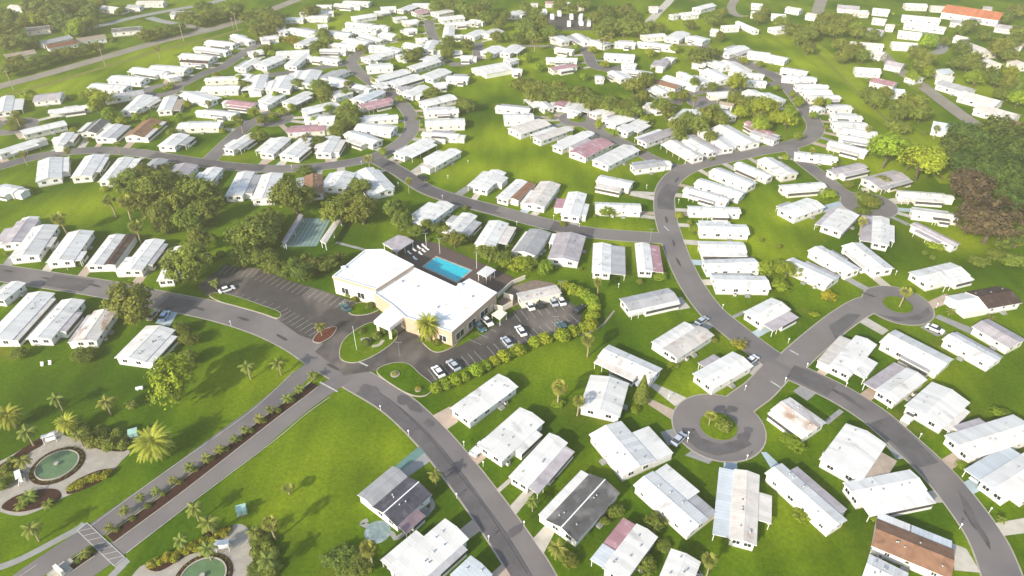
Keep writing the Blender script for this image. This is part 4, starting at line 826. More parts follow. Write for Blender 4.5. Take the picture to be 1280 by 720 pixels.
# ------------------------------------------------------------------ plants
def leafquad(b, c, nrm, s, tone, mi=0):
    u = nrm.orthogonal().normalized(); u = Matrix.Rotation(R.uniform(0, 2 * PI), 3, nrm) @ u; v = nrm.cross(u)
    l = s * R.uniform(.8, 1.3); w_ = s * R.uniform(.5, .8)
    b.face([c - u * l * .5, c - v * w_ * .5 + nrm * .1 * s, c + u * l * .5, c + v * w_ * .5 + nrm * .1 * s], mi, tone)
def rdir():
    z = R.uniform(-1, 1); t = R.uniform(0, 2 * PI); r = math.sqrt(1 - z * z); return Vector((r * math.cos(t), r * math.sin(t), z))
def crown_mesh(name, lobes, n, leaf, mat_, flat=.75, rad=5.0, zc=5.0):
    """leaf clumps spread over several uneven lobes; sky shows through between them"""
    b = MB(); ls = []
    for i in range(lobes):
        d = rdir(); d.z = abs(d.z) * .9 - .25; rr = rad * R.uniform(.36, .66); c = Vector((d.x * (rad - rr * .8), d.y * (rad - rr * .8), zc + d.z * rad * flat * .72)); ls.append((c, rr, R.uniform(-.2, .2)))
    ls.append((Vector((0, 0, zc)), rad * .58, 0)); tot = sum(l[1] ** 2 for l in ls)
    for c, rr, tn in ls:
        k = int(n * rr * rr / tot)
        sub = [(rdir() * R.uniform(.75, 1.02), R.uniform(-.25, .25)) for _ in range(max(6, k // 16))]
        for _ in range(k):
            sd, st = R.choice(sub); d = (sd + rdir() * R.uniform(.08, .34))
            if d.z < -.55 and R.random() < .7: continue
            p = c + Vector((d.x * rr, d.y * rr, d.z * rr * .85)); nn = (d.normalized() * 1.0 + rdir() * .65 + Vector((0, 0, .35))).normalized()
            leafquad(b, p, nn, leaf * R.uniform(.7, 1.35), min(1, max(0, .5 + tn + st + R.uniform(-.3, .3))))
    return b.mesh(name, mat_, tone=True), ls
def trunk_mesh(ls, h, r, m='trunk'):
    b = MB(); j = Vector((R.uniform(-.3, .3), R.uniform(-.3, .3), h * .42)); b.tube((0, 0, -.1), j, r, r * .75, 8, cap=False)
    for c, rr, _ in ls:
        mid = j.lerp(c, .55) + Vector((R.uniform(-.4, .4), R.uniform(-.4, .4), -.2)); b.tube(j, mid, r * .5, r * .32, 6, cap=False); b.tube(mid, c, r * .32, r * .1, 5, cap=False)
    return b.mesh('trunk', m)
PROTO = {}
def protos(kind, k, **a):
    PROTO[kind] = []
    for i in range(k):
        cm, ls = crown_mesh('crown', a['lobes'], a['n'], a['leaf'], a['mat'], a.get('flat', .75), a['rad'], a['zc']); PROTO[kind].append((cm, trunk_mesh(ls, a['zc'], a['tr']), a['rad']))
protos('oak', 5, lobes=10, n=4200, leaf=.62, mat='leaf_oak', rad=5.0, zc=4.7, tr=.42)
protos('bright', 3, lobes=8, n=3300, leaf=.6, mat='leaf_bright', rad=5.0, zc=4.6, tr=.35)
protos('deep', 4, lobes=9, n=3800, leaf=.64, mat='leaf_deep', rad=5.0, zc=4.6, tr=.4)
protos('dark', 4, lobes=10, n=4200, leaf=.64, mat='leaf_dark', rad=5.0, zc=4.8, tr=.4)
protos('brown', 2, lobes=10, n=3600, leaf=.55, mat='leaf_brown', rad=5.0, zc=5.2, tr=.4, flat=.8)
protos('flat', 2, lobes=10, n=2400, leaf=.6, mat='leaf_bright', rad=5.0, zc=6.4, tr=.3, flat=.38)
protos('yellow', 2, lobes=7, n=1500, leaf=.6, mat='leaf_yellow', rad=5.0, zc=4.4, tr=.3)
def bush_mesh(name, n, leaf, m, rad=1.0, zs=.9):
    b = MB()
    for _ in range(n):
        d = rdir(); d.z = abs(d.z) if R.random() < .8 else d.z * .4; r_ = rad * R.uniform(.82, 1.04) * (1 + .10 * math.sin(d.x * 5 + 1) * math.cos(d.y * 4)); p = Vector((d.x * r_, d.y * r_, rad * zs * .55 + d.z * r_ * zs))
        if p.z < .02: p.z = R.uniform(.02, .3)
        leafquad(b, p, (d + rdir() * .7).normalized(), leaf * R.uniform(.7, 1.3), min(1, max(0, R.gauss(.5, .28))))
    return b.mesh(name, m, tone=True)
BUSH = {'round': [bush_mesh('foliage', 620, .26, 'leaf_bright') for _ in range(3)], 'deep': [bush_mesh('foliage', 560, .3, 'leaf_deep') for _ in range(3)], 'oak': [bush_mesh('foliage', 560, .3, 'leaf_oak') for _ in range(3)], 'croton': [bush_mesh('foliage', 300, .3, 'leaf_croton', zs=.8) for _ in range(3)], 'yellow': [bush_mesh('foliage', 420, .28, 'leaf_yellow') for _ in range(2)]}
def stemm(h=.5, r=.06):
    b = MB(); 
    for i in range(4): d = rdir(); b.tube((0, 0, 0), (d.x * .35, d.y * .35, h), r, r * .4, 5, cap=False)
    return b.mesh('stem', 'trunk')
STEM = stemm()
def sabal(h=6.0):
    b = MB(); n = 7; pts = [Vector((math.sin(i * .5) * .12, math.cos(i * .4) * .1 - .1, h * i / n)) for i in range(n + 1)]
    for i in range(n): b.tube(pts[i], pts[i + 1], .20 - .006 * i, .20 - .006 * (i + 1), 8, cap=i == n - 1)
    c = pts[-1] + Vector((0, 0, .2)); f = MB()
    for k in range(46):
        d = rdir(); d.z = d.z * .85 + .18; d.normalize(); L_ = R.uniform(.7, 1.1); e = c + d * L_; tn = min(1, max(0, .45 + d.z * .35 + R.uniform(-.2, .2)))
        s_ = d.cross(Vector((0, 0, 1))); s_ = s_.normalized() if s_.length > .1 else Vector((1, 0, 0)); up = s_.cross(d).normalized()
        f.face([c + s_ * .02, c - s_ * .02, e - s_ * .02, e + s_ * .02], 0, tn)
        for q in range(9):
            a_ = (q - 4) * .30; dd = (d * math.cos(a_) + s_ * math.sin(a_) - up * (.10 + .08 * abs(q - 4)) ).normalized(); w_ = up.cross(dd).normalized() * .085; ln = R.uniform(.75, .98)
            f.face([e, e + dd * ln * .5 + w_, e + dd * ln - Vector((0, 0, .12)), e + dd * ln * .5 - w_], 0, min(1, max(0, tn + R.uniform(-.12, .12))))
    return b.mesh('trunk', 'palm_trunk'), f.mesh('crown', 'leaf_palm', tone=True)
def feather(h, nf, fl, lw, m, tr, droop=.9, lift=.9, nl=15, hang=.12):
    b = MB(); n = 6; pts = [Vector((math.sin(i * .45) * .1, math.cos(i * .5) * .08 - .08, h * i / n)) for i in range(n + 1)]
    for i in range(n): b.tube(pts[i], pts[i + 1], tr * (1.15 - .05 * i), tr * (1.15 - .05 * (i + 1)), 8, cap=i == n - 1)
    c = pts[-1]; f = MB()
    for k in range(nf):
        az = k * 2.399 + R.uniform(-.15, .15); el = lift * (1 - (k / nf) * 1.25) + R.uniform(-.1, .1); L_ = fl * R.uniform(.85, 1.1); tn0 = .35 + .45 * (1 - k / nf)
        h_ = Vector((math.cos(az), math.sin(az), 0)); side = Vector((-math.sin(az), math.cos(az), 0)); pr = c.copy(); ang = el
        for q in range(nl):
            t = q / (nl - 1); d = h_ * math.cos(ang) + Vector((0, 0, math.sin(ang))); nx_ = pr + d * (L_ / nl); ang -= droop * 1.5 / nl
            f.face([pr + side * .025, pr - side * .025, nx_ - side * .02, nx_ + side * .02], 0, tn0)
            if q > 0:
                wl = lw * math.sin(PI * min(1, .18 + .82 * t) ** .8) + .12
                for sg in (-1, 1):
                    tip = pr + side * sg * wl * .86 + d * wl * .55 - Vector((0, 0, hang * wl + .1 * wl)); tn = min(1, max(0, tn0 + R.uniform(-.22, .22)))
                    f.face([pr - d * .04, nx_ - d * .02, tip] if sg > 0 else [nx_ - d * .02, pr - d * .04, tip], 0, tn)
            pr = nx_
    return b.mesh('trunk', 'palm_trunk'), f.mesh('crown', m, tone=True)
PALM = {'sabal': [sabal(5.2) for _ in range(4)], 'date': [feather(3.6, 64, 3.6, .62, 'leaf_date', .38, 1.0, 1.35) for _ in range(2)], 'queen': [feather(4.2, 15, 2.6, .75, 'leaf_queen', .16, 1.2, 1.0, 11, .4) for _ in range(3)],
        'small': [feather(1.5, 14, 1.5, .4, 'leaf_queen', .10, 1.1, 1.1, 9, .3) for _ in range(3)], 'cycad': [feather(.5, 26, 1.6, .3, 'leaf_deep', .2, 1.0, 1.1, 10, .1) for _ in range(2)]}
PH = {'sabal': 5.5, 'date': 4.0, 'queen': 4.2, 'small': 1.6, 'cycad': .6}; PD = {'sabal': 3.6, 'date': 6.6, 'queen': 4.6, 'small': 2.6, 'cycad': 3.0}
def conifer():
    b = MB()
    for _ in range(2600):
        z = R.random() ** 1.3; r_ = (1 - z) ** .8 * 1.9 * R.uniform(.7, 1.05) + .05; a_ = R.uniform(0, 2 * PI); p = Vector((math.cos(a_) * r_, math.sin(a_) * r_, .6 + z * 9.4)); leafquad(b, p, (Vector((math.cos(a_), math.sin(a_), .5)) + rdir() * .6).normalized(), .42, min(1, max(0, R.gauss(.4, .25))))
    t = MB(); t.tube((0, 0, -.1), (0, 0, 9), .22, .04, 7); return b.mesh('crown', 'leaf_deep', tone=True), t.mesh('trunk', 'trunk')
CONI = conifer()
KW = {'oak': 'olive-green broadleaf tree', 'bright': 'bright green leafy tree', 'deep': 'dark green dense tree', 'dark': 'deep green crowded tree', 'brown': 'brownish broad tree', 'flat': 'flat-topped pale green tree', 'yellow': 'yellow-leaved tree',
      'sabal': 'cabbage palm with ball-shaped crown', 'date': 'big feathery date palm', 'queen': 'slender palm with arching fronds', 'small': 'small young palm', 'cycad': 'low spreading cycad', 'round': 'clipped round bush', 'croton': 'yellow-red croton shrub'}
TN = {'dark': 'woodland_tree', 'deep': 'dense_tree', 'bright': 'leafy_tree', 'brown': 'brown_tree', 'flat': 'spreading_tree', 'yellow': 'yellow_tree'}
KN = {'sabal': ('cabbage_palm', 'palm tree'), 'date': ('date_palm', 'palm tree'), 'queen': ('queen_palm', 'palm tree'), 'small': ('small_palm', 'palm tree'), 'cycad': ('cycad', 'plant')}
def tree(kind, x, y, d, label, group, hs=1.0):
    """x, y: pixel at the centre of the crown; d: crown width in pixels"""
    if kind in PALM:
        tm, cm = R.choice(PALM[kind]); zc = PH[kind]; s = 1.12 * d / ppm(x, y, zc) / PD[kind] if d else 1.0; s = min(max(s, .45), 2.4); sz = s ** .6 * hs
        p = P(x, y, zc * sz); nm, cat = KN[kind]; t = thing(nm, label, cat, (p.x, p.y, 0), R.uniform(0, 6.28), group); t.scale = (s, s, sz)
        link('trunk', tm, t); link('crown', cm, t); return t
    if kind in BUSH and kind in ('round', 'croton') or kind.startswith('b_'):
        k = kind[2:] if kind.startswith('b_') else kind; s = d / ppm(x, y, .8) / (1.6 if kind == 'round' else 2.05); sz = s * hs * R.uniform(.85, 1.05); p = P(x, y, .6 * sz); t = thing('round_bush' if k == 'round' else 'shrub', label, 'bush', (p.x, p.y, 0.0), R.uniform(0, 6.28), group); t.scale = (s, s, sz)
        link('foliage', R.choice(BUSH[k]), t); link('stem', STEM, t); return t
    cm, tm, rad = R.choice(PROTO[kind]); s = d / ppm(x, y, 5) / (rad * 1.84); sx = s * R.uniform(.92, 1.08); sz = (s ** .75) * hs * R.uniform(.92, 1.08)
    p = P(x, y, 4.6 * sz); t = thing(TN.get(kind, 'broadleaf_tree'), label, 'tree', (p.x, p.y, 0), R.uniform(0, 6.28), group); t.scale = (s, sx, sz)
    link('trunk', tm, t); link('crown', cm, t); return t
def trees(kind, tail, s, group=None, hs=1.0, word=None):
    L_ = [q.split() for q in s.split(';') if q.strip()]; wd = word or KW.get(kind) or {'b_deep': 'dark green shrub', 'b_oak': 'olive-green shrub', 'b_yellow': 'yellow shrub'}[kind]
    for i, q in enumerate(L_):
        lb = f'{wd} ' + (tail.format(ORD[i]) if '{}' in tail and len(L_) > 1 else tail.replace('{} of those ', '').replace('{} ', ''))
        tree(kind, float(q[0]), float(q[1]), float(q[2]), lb, group or {'b': 'garden shrubs'}.get(kind[:1] if kind.startswith('b_') else '', None) or ('palms of the park' if kind in PALM else 'hedge bushes' if kind in BUSH else 'trees of the park'), hs * (float(q[3]) if len(q) > 3 else 1))
# --- the wood between club and upper street
trees('oak', '{} from the west in the grove by the oval lawn', '162 226 40; 176 252 36; 192 236 46; 197 268 34; 214 226 34; 218 256 42; 236 274 34; 244 240 44; 258 262 36; 205 280 24; 180 215 26; 265 245 26')
trees('sabal', '{} from the west beside the oval lawn grove', '75 272 18; 137 250 17; 155 251 19; 168 282 18; 226 246 16')
trees('oak', '{} from the west between street and shuffleboard court', '238 326 58 1.1; 252 300 34; 316 290 52; 332 274 36; 306 318 34; 368 246 54; 425 264 42; 452 262 46; 438 250 34; 494 264 32; 500 278 24')
trees('deep', '{} from the west along the club lot', '330 322 30; 346 334 30; 362 335 28; 378 340 28; 394 331 28; 410 330 24; 424 322 16; 384 324 16', hs=.9)
trees('deep', '{} from the west behind the homes by the upper street', '452 232 30; 385 245 22; 205 212 20; 228 226 18; 112 222 0.1' .replace('; 112 222 0.1', ''), hs=.8)
trees('oak', '{} from the west along the pool fence', '568 300 28; 556 288 18; 546 284 16; 612 318 28; 630 322 24; 602 314 20; 520 288 20; 534 282 18', hs=.75)
trees('bright', '{} from the west behind the service yard', '646 328 26; 662 330 26; 680 334 24; 634 330 18', hs=.7)
trees('deep', 'in front of the homes on the avenue, with round shady crown', '158 380 58')
trees('oak', '{} from the top beside the avenue homes', '226 410 22 .6; 238 424 26 .7; 236 446 24 .8; 104 442 26 .6; 24 440 22 .5')
trees('bright', 'large and rounded, standing alone on the lower lawn', '211 476 62 1.1')
trees('date', '{} from the left on the lower lawn', '189 551 50; 10 518 34; 84 527 28'); trees('queen', '{} from the left around the lower lawn', '28 575 22; 70 497 22; 131 502 24; 309 458 22; 348 454 20; 32 540 26; 38 660 26; 96 543 20')
trees('small', 'alone on the lower lawn beside the rounded tree', '164 504 14')
trees('deep', '{} from the left in the shrubbery behind the fountain garden', '118 546 30 .5; 140 550 28 .5; 100 536 22 .45; 155 545 18 .5; 6 600 26 .4; 12 584 20 .4', hs=.6)
# palms of the drive and club islands
trees('small', '{} from the crossing along the mulch median', '136 658 13; 155 636 15; 175 620 13; 194 612 13; 215 600 12; 235 584 16; 256 572 14; 274 560 14; 292 547 12; 306 536 12; 322 522 13; 338 511 13; 358 498 14; 374 484 13; 391 468 15; 106 690 15')
trees('date', 'golden-green, in front of the clubhouse doors', '535 405 32 1.3'); trees('queen', '{} from the avenue in the club lot islands', '268 352 14; 400 407 16; 440 396 0.2'.replace('; 440 396 0.2', ''))
trees('b_deep', '{} from the left against the clubhouse', '444 374 10; 462 382 12; 436 368 9; 546 428 11; 556 424 11; 528 424 10; 470 420 14; 458 428 12; 480 414 10; 452 414 10')
trees('round', '{} from the avenue in the clipped hedge of the lot', '545 485 13; 557 480 14; 569 475 14; 580 471 12; 596 462 16; 607 457 13; 618 451 13; 630 445 15; 639 441 11; 648 437 15; 669 427 14; 681 423 15; 703 419 17; 716 414 14; 728 410 13; 738 406 15; 741 395 14; 743 384 13; 740 375 15; 732 368 14; 724 364 13; 716 362 15; 706 358 14')
# right-hand groups
trees('sabal', '{} from the west on the lawn below the club hedge', '736 424 18; 699 484 20; 723 500 16'); trees('bright', '{} from the west at the square homes by the cypress', '842 458 16 .5; 699 504 18 .5; 796 512 14 .6; 790 492 0.1'.replace('; 790 492 0.1', ''), hs=.6)
p = P(803, 490, 3); t = thing('cypress_tree', 'tall dark pointed cypress between the two white homes', 'tree', (p.x, p.y, 0)); link('crown', CONI[0], t); link('trunk', CONI[1], t); t.scale = (1, 1, .85)
trees('yellow', 'at the corner of the long street beside a white pickup', '924 429 20 .5'); trees('sabal', 'with short trunk on the keyhole turnaround island', '889 520 16 .6'); trees('b_deep', 'on the keyhole turnaround island', '905 532 20')
trees('sabal', 'with tall bent trunk on the round turnaround island', '1132 364 15'); trees('small', '{} from the top among the homes right of the curve', '1240 396 12; 1188 388 12; 1252 648 12; 1036 371 16'.replace('; 1036 371 16', ''))
trees('yellow', 'thin, beside the street of the grey-roofed homes', '1036 370 20 .7'); trees('bright', '{} from the top near the inner street homes', '985 338 32 .8; 963 336 30 .8; 978 356 26 .7; 868 286 14 .6; 762 265 26 .6; 826 345 20 .5; 972 330 20 .7; 1034 242 22 .6', hs=.8)
trees('bright', '{} from the top around the lower right homes', '990 554 34 .5; 1250 516 24 .5; 1262 524 12 .5; 1000 640 28 .5; 1093 647 12 .4; 1206 584 20 .4; 1018 392 12 .4; 1170 306 22 .5', hs=.75)
trees('oak', '{} from the top between the lowest homes', '771 640 22 .6; 756 652 14 .6; 820 654 28 .7; 831 682 18 .5; 806 706 26 .7; 712 700 22 .7; 700 694 18 .7; 694 556 12 .4; 705 622 0.1'.replace('; 705 622 0.1', ''), hs=.8)
trees('queen', '{} from the left along the avenue verge', '666 626 18; 544 594 20; 549 640 0.2; 696 684 26'.replace('549 640 0.2; ', '')); trees('sabal', '{} from the left on the bottom lawn', '462 685 22; 889 700 20; 359 609 16 .5; 338 654 20')
trees('deep', '{} from the left in the shrubbery beside the dark panelled home', '424 694 40 .6; 448 706 34 .6; 432 712 30 .6', hs=.7); trees('queen', '{} from the left by the second fountain garden', '242 636 24; 260 652 28; 226 674 22; 258 686 24; 333 700 30; 318 664 20')
trees('deep', '{} from the top beside the second fountain garden', '326 676 24 .5; 334 694 26 .5; 322 712 26 .5; 340 712 24 .5', hs=.6)
trees('cycad', '{} from the left in the mulch beds of the fountain garden', '37 620 24; 60 630 16; 26 632 16')
trees('croton', '{} along the sunny bed of the fountain garden', '; '.join(f'{88 + i * 3.7 + R.uniform(-1, 1):.0f} {609 - i * 1.5 + R.uniform(-3, 3):.0f} {R.uniform(9, 12.5):.0f}' for i in range(14)), 'croton shrubs of the fountain gardens')
trees('croton', '{} along the mulch bed of the second garden', '; '.join(f'{188 + i * 3.6 + R.uniform(-2, 2):.0f} {707 - i * 1.6 + R.uniform(-4, 4):.0f} {R.uniform(9, 12.5):.0f}' for i in range(28)), 'croton shrubs of the fountain gardens')
# --- woods and trees farther up
wood = [(650 + i * 8 + R.uniform(-3, 3), 103 + i * 1.6 + R.uniform(-4, 4), R.uniform(18, 24)) for i in range(12)] + [(664 + i * 9 + R.uniform(-3, 3), 118 + i * 1.0 + R.uniform(-3, 3), R.uniform(18, 24)) for i in range(15)] + [(740 + i * 9, 130 + i * 2 + R.uniform(-2, 2), R.uniform(17, 22)) for i in range(7)]
trees('oak', '{} from the west in the long wood among the upper homes', '; '.join(f'{a_:.0f} {b_:.0f} {c_:.0f}' for a_, b_, c_ in wood), hs=.85)
trees('oak', '{} from the west among the loop homes', '792 106 24; 808 100 22; 806 122 20; 826 132 24; 834 140 22; 846 158 24; 858 148 22; 872 156 26; 884 144 24; 892 140 22; 900 150 20; 918 122 22; 940 130 22; 950 145 24 .9; 876 70 26 1.1; 884 66 22; 854 120 16; 892 108 14; 868 104 14; 890 170 18; 850 170 20')
trees('bright', '{} from the west beside the loop bend', '924 104 28; 956 136 30 1.1; 925 140 20; 950 156 24; 966 132 22; 966 148 18; 996 126 16; 1024 128 14 1.2; 984 150 26 .9; 986 140 20')
trees('flat', '{} from the west beside the upper right lane', '1110 190 48; 1152 206 50; 1138 200 30')
trees('oak', '{} from the west at the courts of the right lane', '1080 246 22 .7; 1092 252 22 .7; 1062 230 14 .6; 1104 226 20 .6; 1078 264 18 .5; 1128 238 14 .6')
trees('brown', '{} from the top of two at the right edge', '1212 238 58; 1242 276 72')
trees('dark', '{} from the west in the big wood on the right edge', '1196 186 43; 1212 172 40; 1228 190 48; 1210 204 43; 1240 206 48; 1256 180 48; 1246 164 40; 1262 216 48; 1276 200 48; 1280 236 48; 1262 248 43; 1230 222 40; 1284 262 52; 1274 176 40; 1278 290 40; 1200 164 31', hs=1.1)
trees('bright', '{} from the west in front of the big wood', '1218 180 30; 1234 172 30; 1272 190 26; 1224 208 24; 1206 196 22; 1256 196 26')
trees('oak', '{} from the top along the right edge below the wood', '1272 300 26 .7; 1244 318 24 .6; 1268 326 30 .7; 1226 326 24 .6; 1252 304 22 .7; 1218 308 0.1'.replace('; 1218 308 0.1', ''), hs=.7)
trees('oak', '{} from the west along the canal bank', '1010 40 24; 1024 34 24; 1000 46 21; 1034 22 22; 1044 36 26; 1060 26 24; 1050 56 19; 1010 60 19; 1068 62 24; 1056 70 22; 1080 70 21; 992 36 22; 978 28 19; 1090 44 19; 1074 40 21; 1096 124 26; 1086 118 22; 1106 116 21; 1140 132 40; 1124 140 29; 1152 142 28; 1118 158 24; 1130 160 19; 1104 106 0.1'.replace('; 1104 106 0.1', ''))
trees('deep', '{} from the west in the top right suburb', '1146 66 22; 1160 74 22; 1150 82 20; 1204 60 23; 1212 76 27; 1196 78 20; 1222 84 20; 1250 60 28; 1264 52 23; 1272 40 22; 1262 70 23; 1246 100 22; 1262 104 23; 1276 112 22; 1256 118 22; 1238 92 20; 1270 14 22; 1256 22 17; 1212 32 18; 1200 38 15; 1182 52 15; 1230 44 18; 1154 20 11; 1196 46 0.1'.replace('; 1196 46 0.1', ''))
trees('bright', '{} from the west among the top right roofs', '1160 52 22; 1262 92 24; 1274 124 24; 1220 98 22; 1160 90 18; 1140 96 16; 1070 36 20')
trees('oak', '{} from the west along the very top', '546 8 20; 562 6 20; 580 10 22; 596 14 22; 612 20 22; 606 8 19; 626 30 19; 620 46 16; 656 34 27; 672 30 27; 686 40 20; 664 46 20; 646 48 17; 632 20 17; 752 36 27; 766 30 27; 780 34 27; 792 26 24; 744 22 20; 782 14 24; 758 14 20; 800 38 19; 814 32 16; 826 36 14; 714 12 17; 732 4 19; 700 6 16; 656 10 16; 668 16 16; 892 24 20; 904 16 14; 948 22 16; 956 14 14; 900 46 12; 862 30 14')
trees('oak', '{} from the west among the S-bend homes', '340 22 30; 326 16 28; 334 34 24; 322 40 22; 402 42 18; 406 52 20; 396 58 18; 388 14 24; 350 30 18; 512 70 22; 524 64 16; 562 52 20; 584 56 18; 560 66 18; 540 116 22; 584 132 24; 578 128 16; 426 110 0.1; 400 108 26; 404 118 22; 434 138 26; 438 150 26; 428 156 22; 372 104 16; 330 150 16; 324 170 22; 398 176 18; 420 164 20; 436 106 14; 268 122 0.1'.replace('; 426 110 0.1', '').replace('; 268 122 0.1', ''), hs=.8)
trees('yellow', 'low and golden among the white homes of the S-bend', '364 50 20 .8'); trees('bright', '{} from the west near the S-bend turnarounds', '434 116 16; 432 130 18; 340 144 14 .6; 196 108 0.1; 210 108 16 .6; 270 94 10'.replace('; 196 108 0.1', ''), hs=.7)
trees('bright', '{} from the west below the shell road', '34 118 18; 118 118 20; 130 124 26; 122 132 22; 134 142 22; 104 120 14; 186 150 14; 172 146 12; 92 164 10', hs=.85)
trees('oak', '{} from the west along the far side of the shell road', '18 76 22; 30 82 22; 46 76 24; 60 72 22; 74 68 20; 88 66 22; 104 62 20; 118 58 18; 180 44 20; 196 40 22; 210 38 20; 222 34 18; 232 22 24; 244 26 24; 258 20 26; 270 16 28; 284 14 28; 296 12 24; 308 22 20; 318 30 18; 254 8 22; 8 88 22', hs=.8)
trees('deep', '{} from the west in the suburb past the shell road', '6 22 30; 8 40 30; 22 50 28; 34 52 24; 50 20 30; 62 22 28; 70 14 28; 76 26 26; 88 10 28; 100 8 28; 112 14 22; 96 30 22; 106 32 22; 40 8 26; 54 6 24; 14 56 24; 116 22 18; 126 4 18; 150 14 14; 86 38 18; 78 4 22; 30 26 20', hs=.9)
trees('bright', '{} from the west among the suburb roofs past the shell road', '62 16 24; 98 34 24; 112 30 22; 90 40 18; 44 24 18')
trees('oak', '{} from the west around the upper street homes', '126 208 14 .6; 158 212 14 .7; 110 200 10; 380 212 20 .7; 214 166 14; 306 106 16; 296 148 12; 334 60 14; 20 152 20 .5; 16 160 16 .4; 206 112 0.1; 584 138 0.1; 640 214 0.1'.replace('; 206 112 0.1; 584 138 0.1; 640 214 0.1', ''), hs=.7)
trees('sabal', '{} from the west along the upper street', '28 192 9; 84 188 9; 196 60 8; 146 180 8; 300 152 9; 380 172 10; 18 143 12; 260 128 8; 320 68 8; 510 226 10; 461 198 12; 400 122 8; 764 44 8; 758 48 8; 668 52 8; 674 50 8; 754 50 8')
trees('sabal', '{} from the west on the lanes to the right', '748 352 12; 1079 276 12; 1172 160 8; 1086 160 8; 995 300 0.2; 1016 188 8; 925 128 8; 868 122 9'.replace('995 300 0.2; ', ''))
trees('b_deep', '{} from the left beside the near homes', '692 597 7; 560 486 0.1; 100 328 8; 146 330 8; 40 324 7; 200 330 10; 216 342 9; 842 442 8; 893 425 9; 952 300 6; 776 465 8; 1074 305 7; 1050 340 12; 1010 268 7; 700 268 6; 588 300 8; 596 306 8; 575 270 10; 582 260 8; 570 276 9; 770 262 8; 650 286 6'.replace('560 486 0.1; ', ''))
trees('b_oak', '{} from the left between the homes of the middle street', '535 300 7; 548 294 7; 560 300 7; 654 318 9; 668 330 8; 748 352 0.1; 750 338 8; 696 334 7; 800 352 9; 726 336 6; 862 278 8; 866 290 7; 974 308 7; 1166 322 8; 1156 316 8; 1044 206 7; 1102 240 7; 1030 326 6; 1132 240 6; 744 270 6; 786 266 6'.replace('748 352 0.1; ', ''))

# small shrubs that dot the yards of the upper streets
far_h = [h_ for h_ in HOMES if 190 < h_[0].y < 520 and abs(h_[0].x) < 300]
for c_, an, ln, wd, rt in R.sample(far_h, 120):
    p = c_ + Vector((math.cos(an), math.sin(an), 0)) * R.choice((-1, 1)) * (ln / 2 + R.uniform(1.5, 3.5)) + Vector((-math.sin(an), math.cos(an), 0)) * R.uniform(-1, 1) * wd * .7
    t = thing('shrub', 'small green yard shrub beside an upper street home', 'bush', (p.x, p.y, 0), R.uniform(0, 6), 'yard shrubs of the upper streets'); s = R.uniform(.8, 1.7); t.scale = (s, s, s * .9)
    link('foliage', R.choice(BUSH[R.choice(('deep', 'oak', 'round', 'oak'))]), t); link('stem', STEM, t)

trees('bright', '{} from the west filling the lanes of the upper park', '; '.join(f'{x} {y} {d}' for x, y, d in ((300, 98, 12), (232, 130, 12), (222, 146, 12), (196, 160, 14), (152, 150, 14), (346, 120, 14), (364, 134, 12), (318, 140, 16), (352, 140, 14), (394, 150, 14), (412, 136, 16), (468, 100, 12), (500, 124, 12), (524, 128, 10), (478, 190, 12), (394, 70, 14), (340, 66, 12), (452, 60, 12), (500, 46, 14), (524, 46, 12), (548, 60, 14), (610, 70, 12), (630, 46, 16), (660, 72, 16), (676, 84, 16), (722, 60, 12), (740, 62, 12), (756, 80, 12), (730, 96, 14), (812, 66, 16), (846, 60, 16), (858, 70, 18), (866, 94, 12), (900, 66, 14), (930, 76, 12), (950, 80, 12), (806, 150, 16), (840, 120, 14), (768, 166, 12), (748, 156, 12), (712, 168, 8), (690, 146, 8), (1034, 128, 12), (1000, 170, 14), (990, 118, 10), (972, 110, 10), (1016, 144, 12))), hs=.75)

trees('b_oak', '{} from the west in the hedge behind the first fountain garden', '104 538 18; 116 552 20; 126 540 20; 138 556 20; 148 542 18; 154 556 16; 128 552 18; 8 586 16; 16 576 14; 2 606 18; 20 594 14')
trees('b_oak', '{} from the top in the shrubbery by the second fountain garden', '324 668 16; 332 682 18; 320 690 16; 330 702 18; 342 690 16; 318 708 14; 338 712 18')
trees('b_deep', '{} from the west beneath the grove at the lots', '262 324 12; 276 318 12; 300 330 14; 318 326 12; 214 346 12; 206 340 10; 438 336 8; 450 320 8')

trees('b_deep', '{} from the crossing between the palms of the mulch median', '; '.join(f'{x} {y} {d}' for x, y, d in ((146, 662, 8), (166, 648, 8), (185, 632, 9), (204, 617, 8), (225, 602, 9), (245, 587, 8), (265, 573, 9), (283, 561, 8), (300, 548, 8), (314, 538, 8), (330, 526, 8), (348, 513, 8), (366, 500, 7), (98, 700, 10), (112, 688, 11))))
pond(72, 582, 4.1, 3.9, .55, 'oval green fountain pool ringed by dark mulch in the first entrance garden'); pond(254, 722, 4.0, 3.8, .4, 'round pale-rimmed fountain pool at the bottom edge in the second garden')
bench(64, 552, .45, 'white garden swing on the upper edge of the fountain garden path'); bench(27, 601, -.9, 'white garden swing beside the dark hedge of the fountain garden'); bench(280, 686, .1, 'white garden swing on the apron of the second fountain garden')
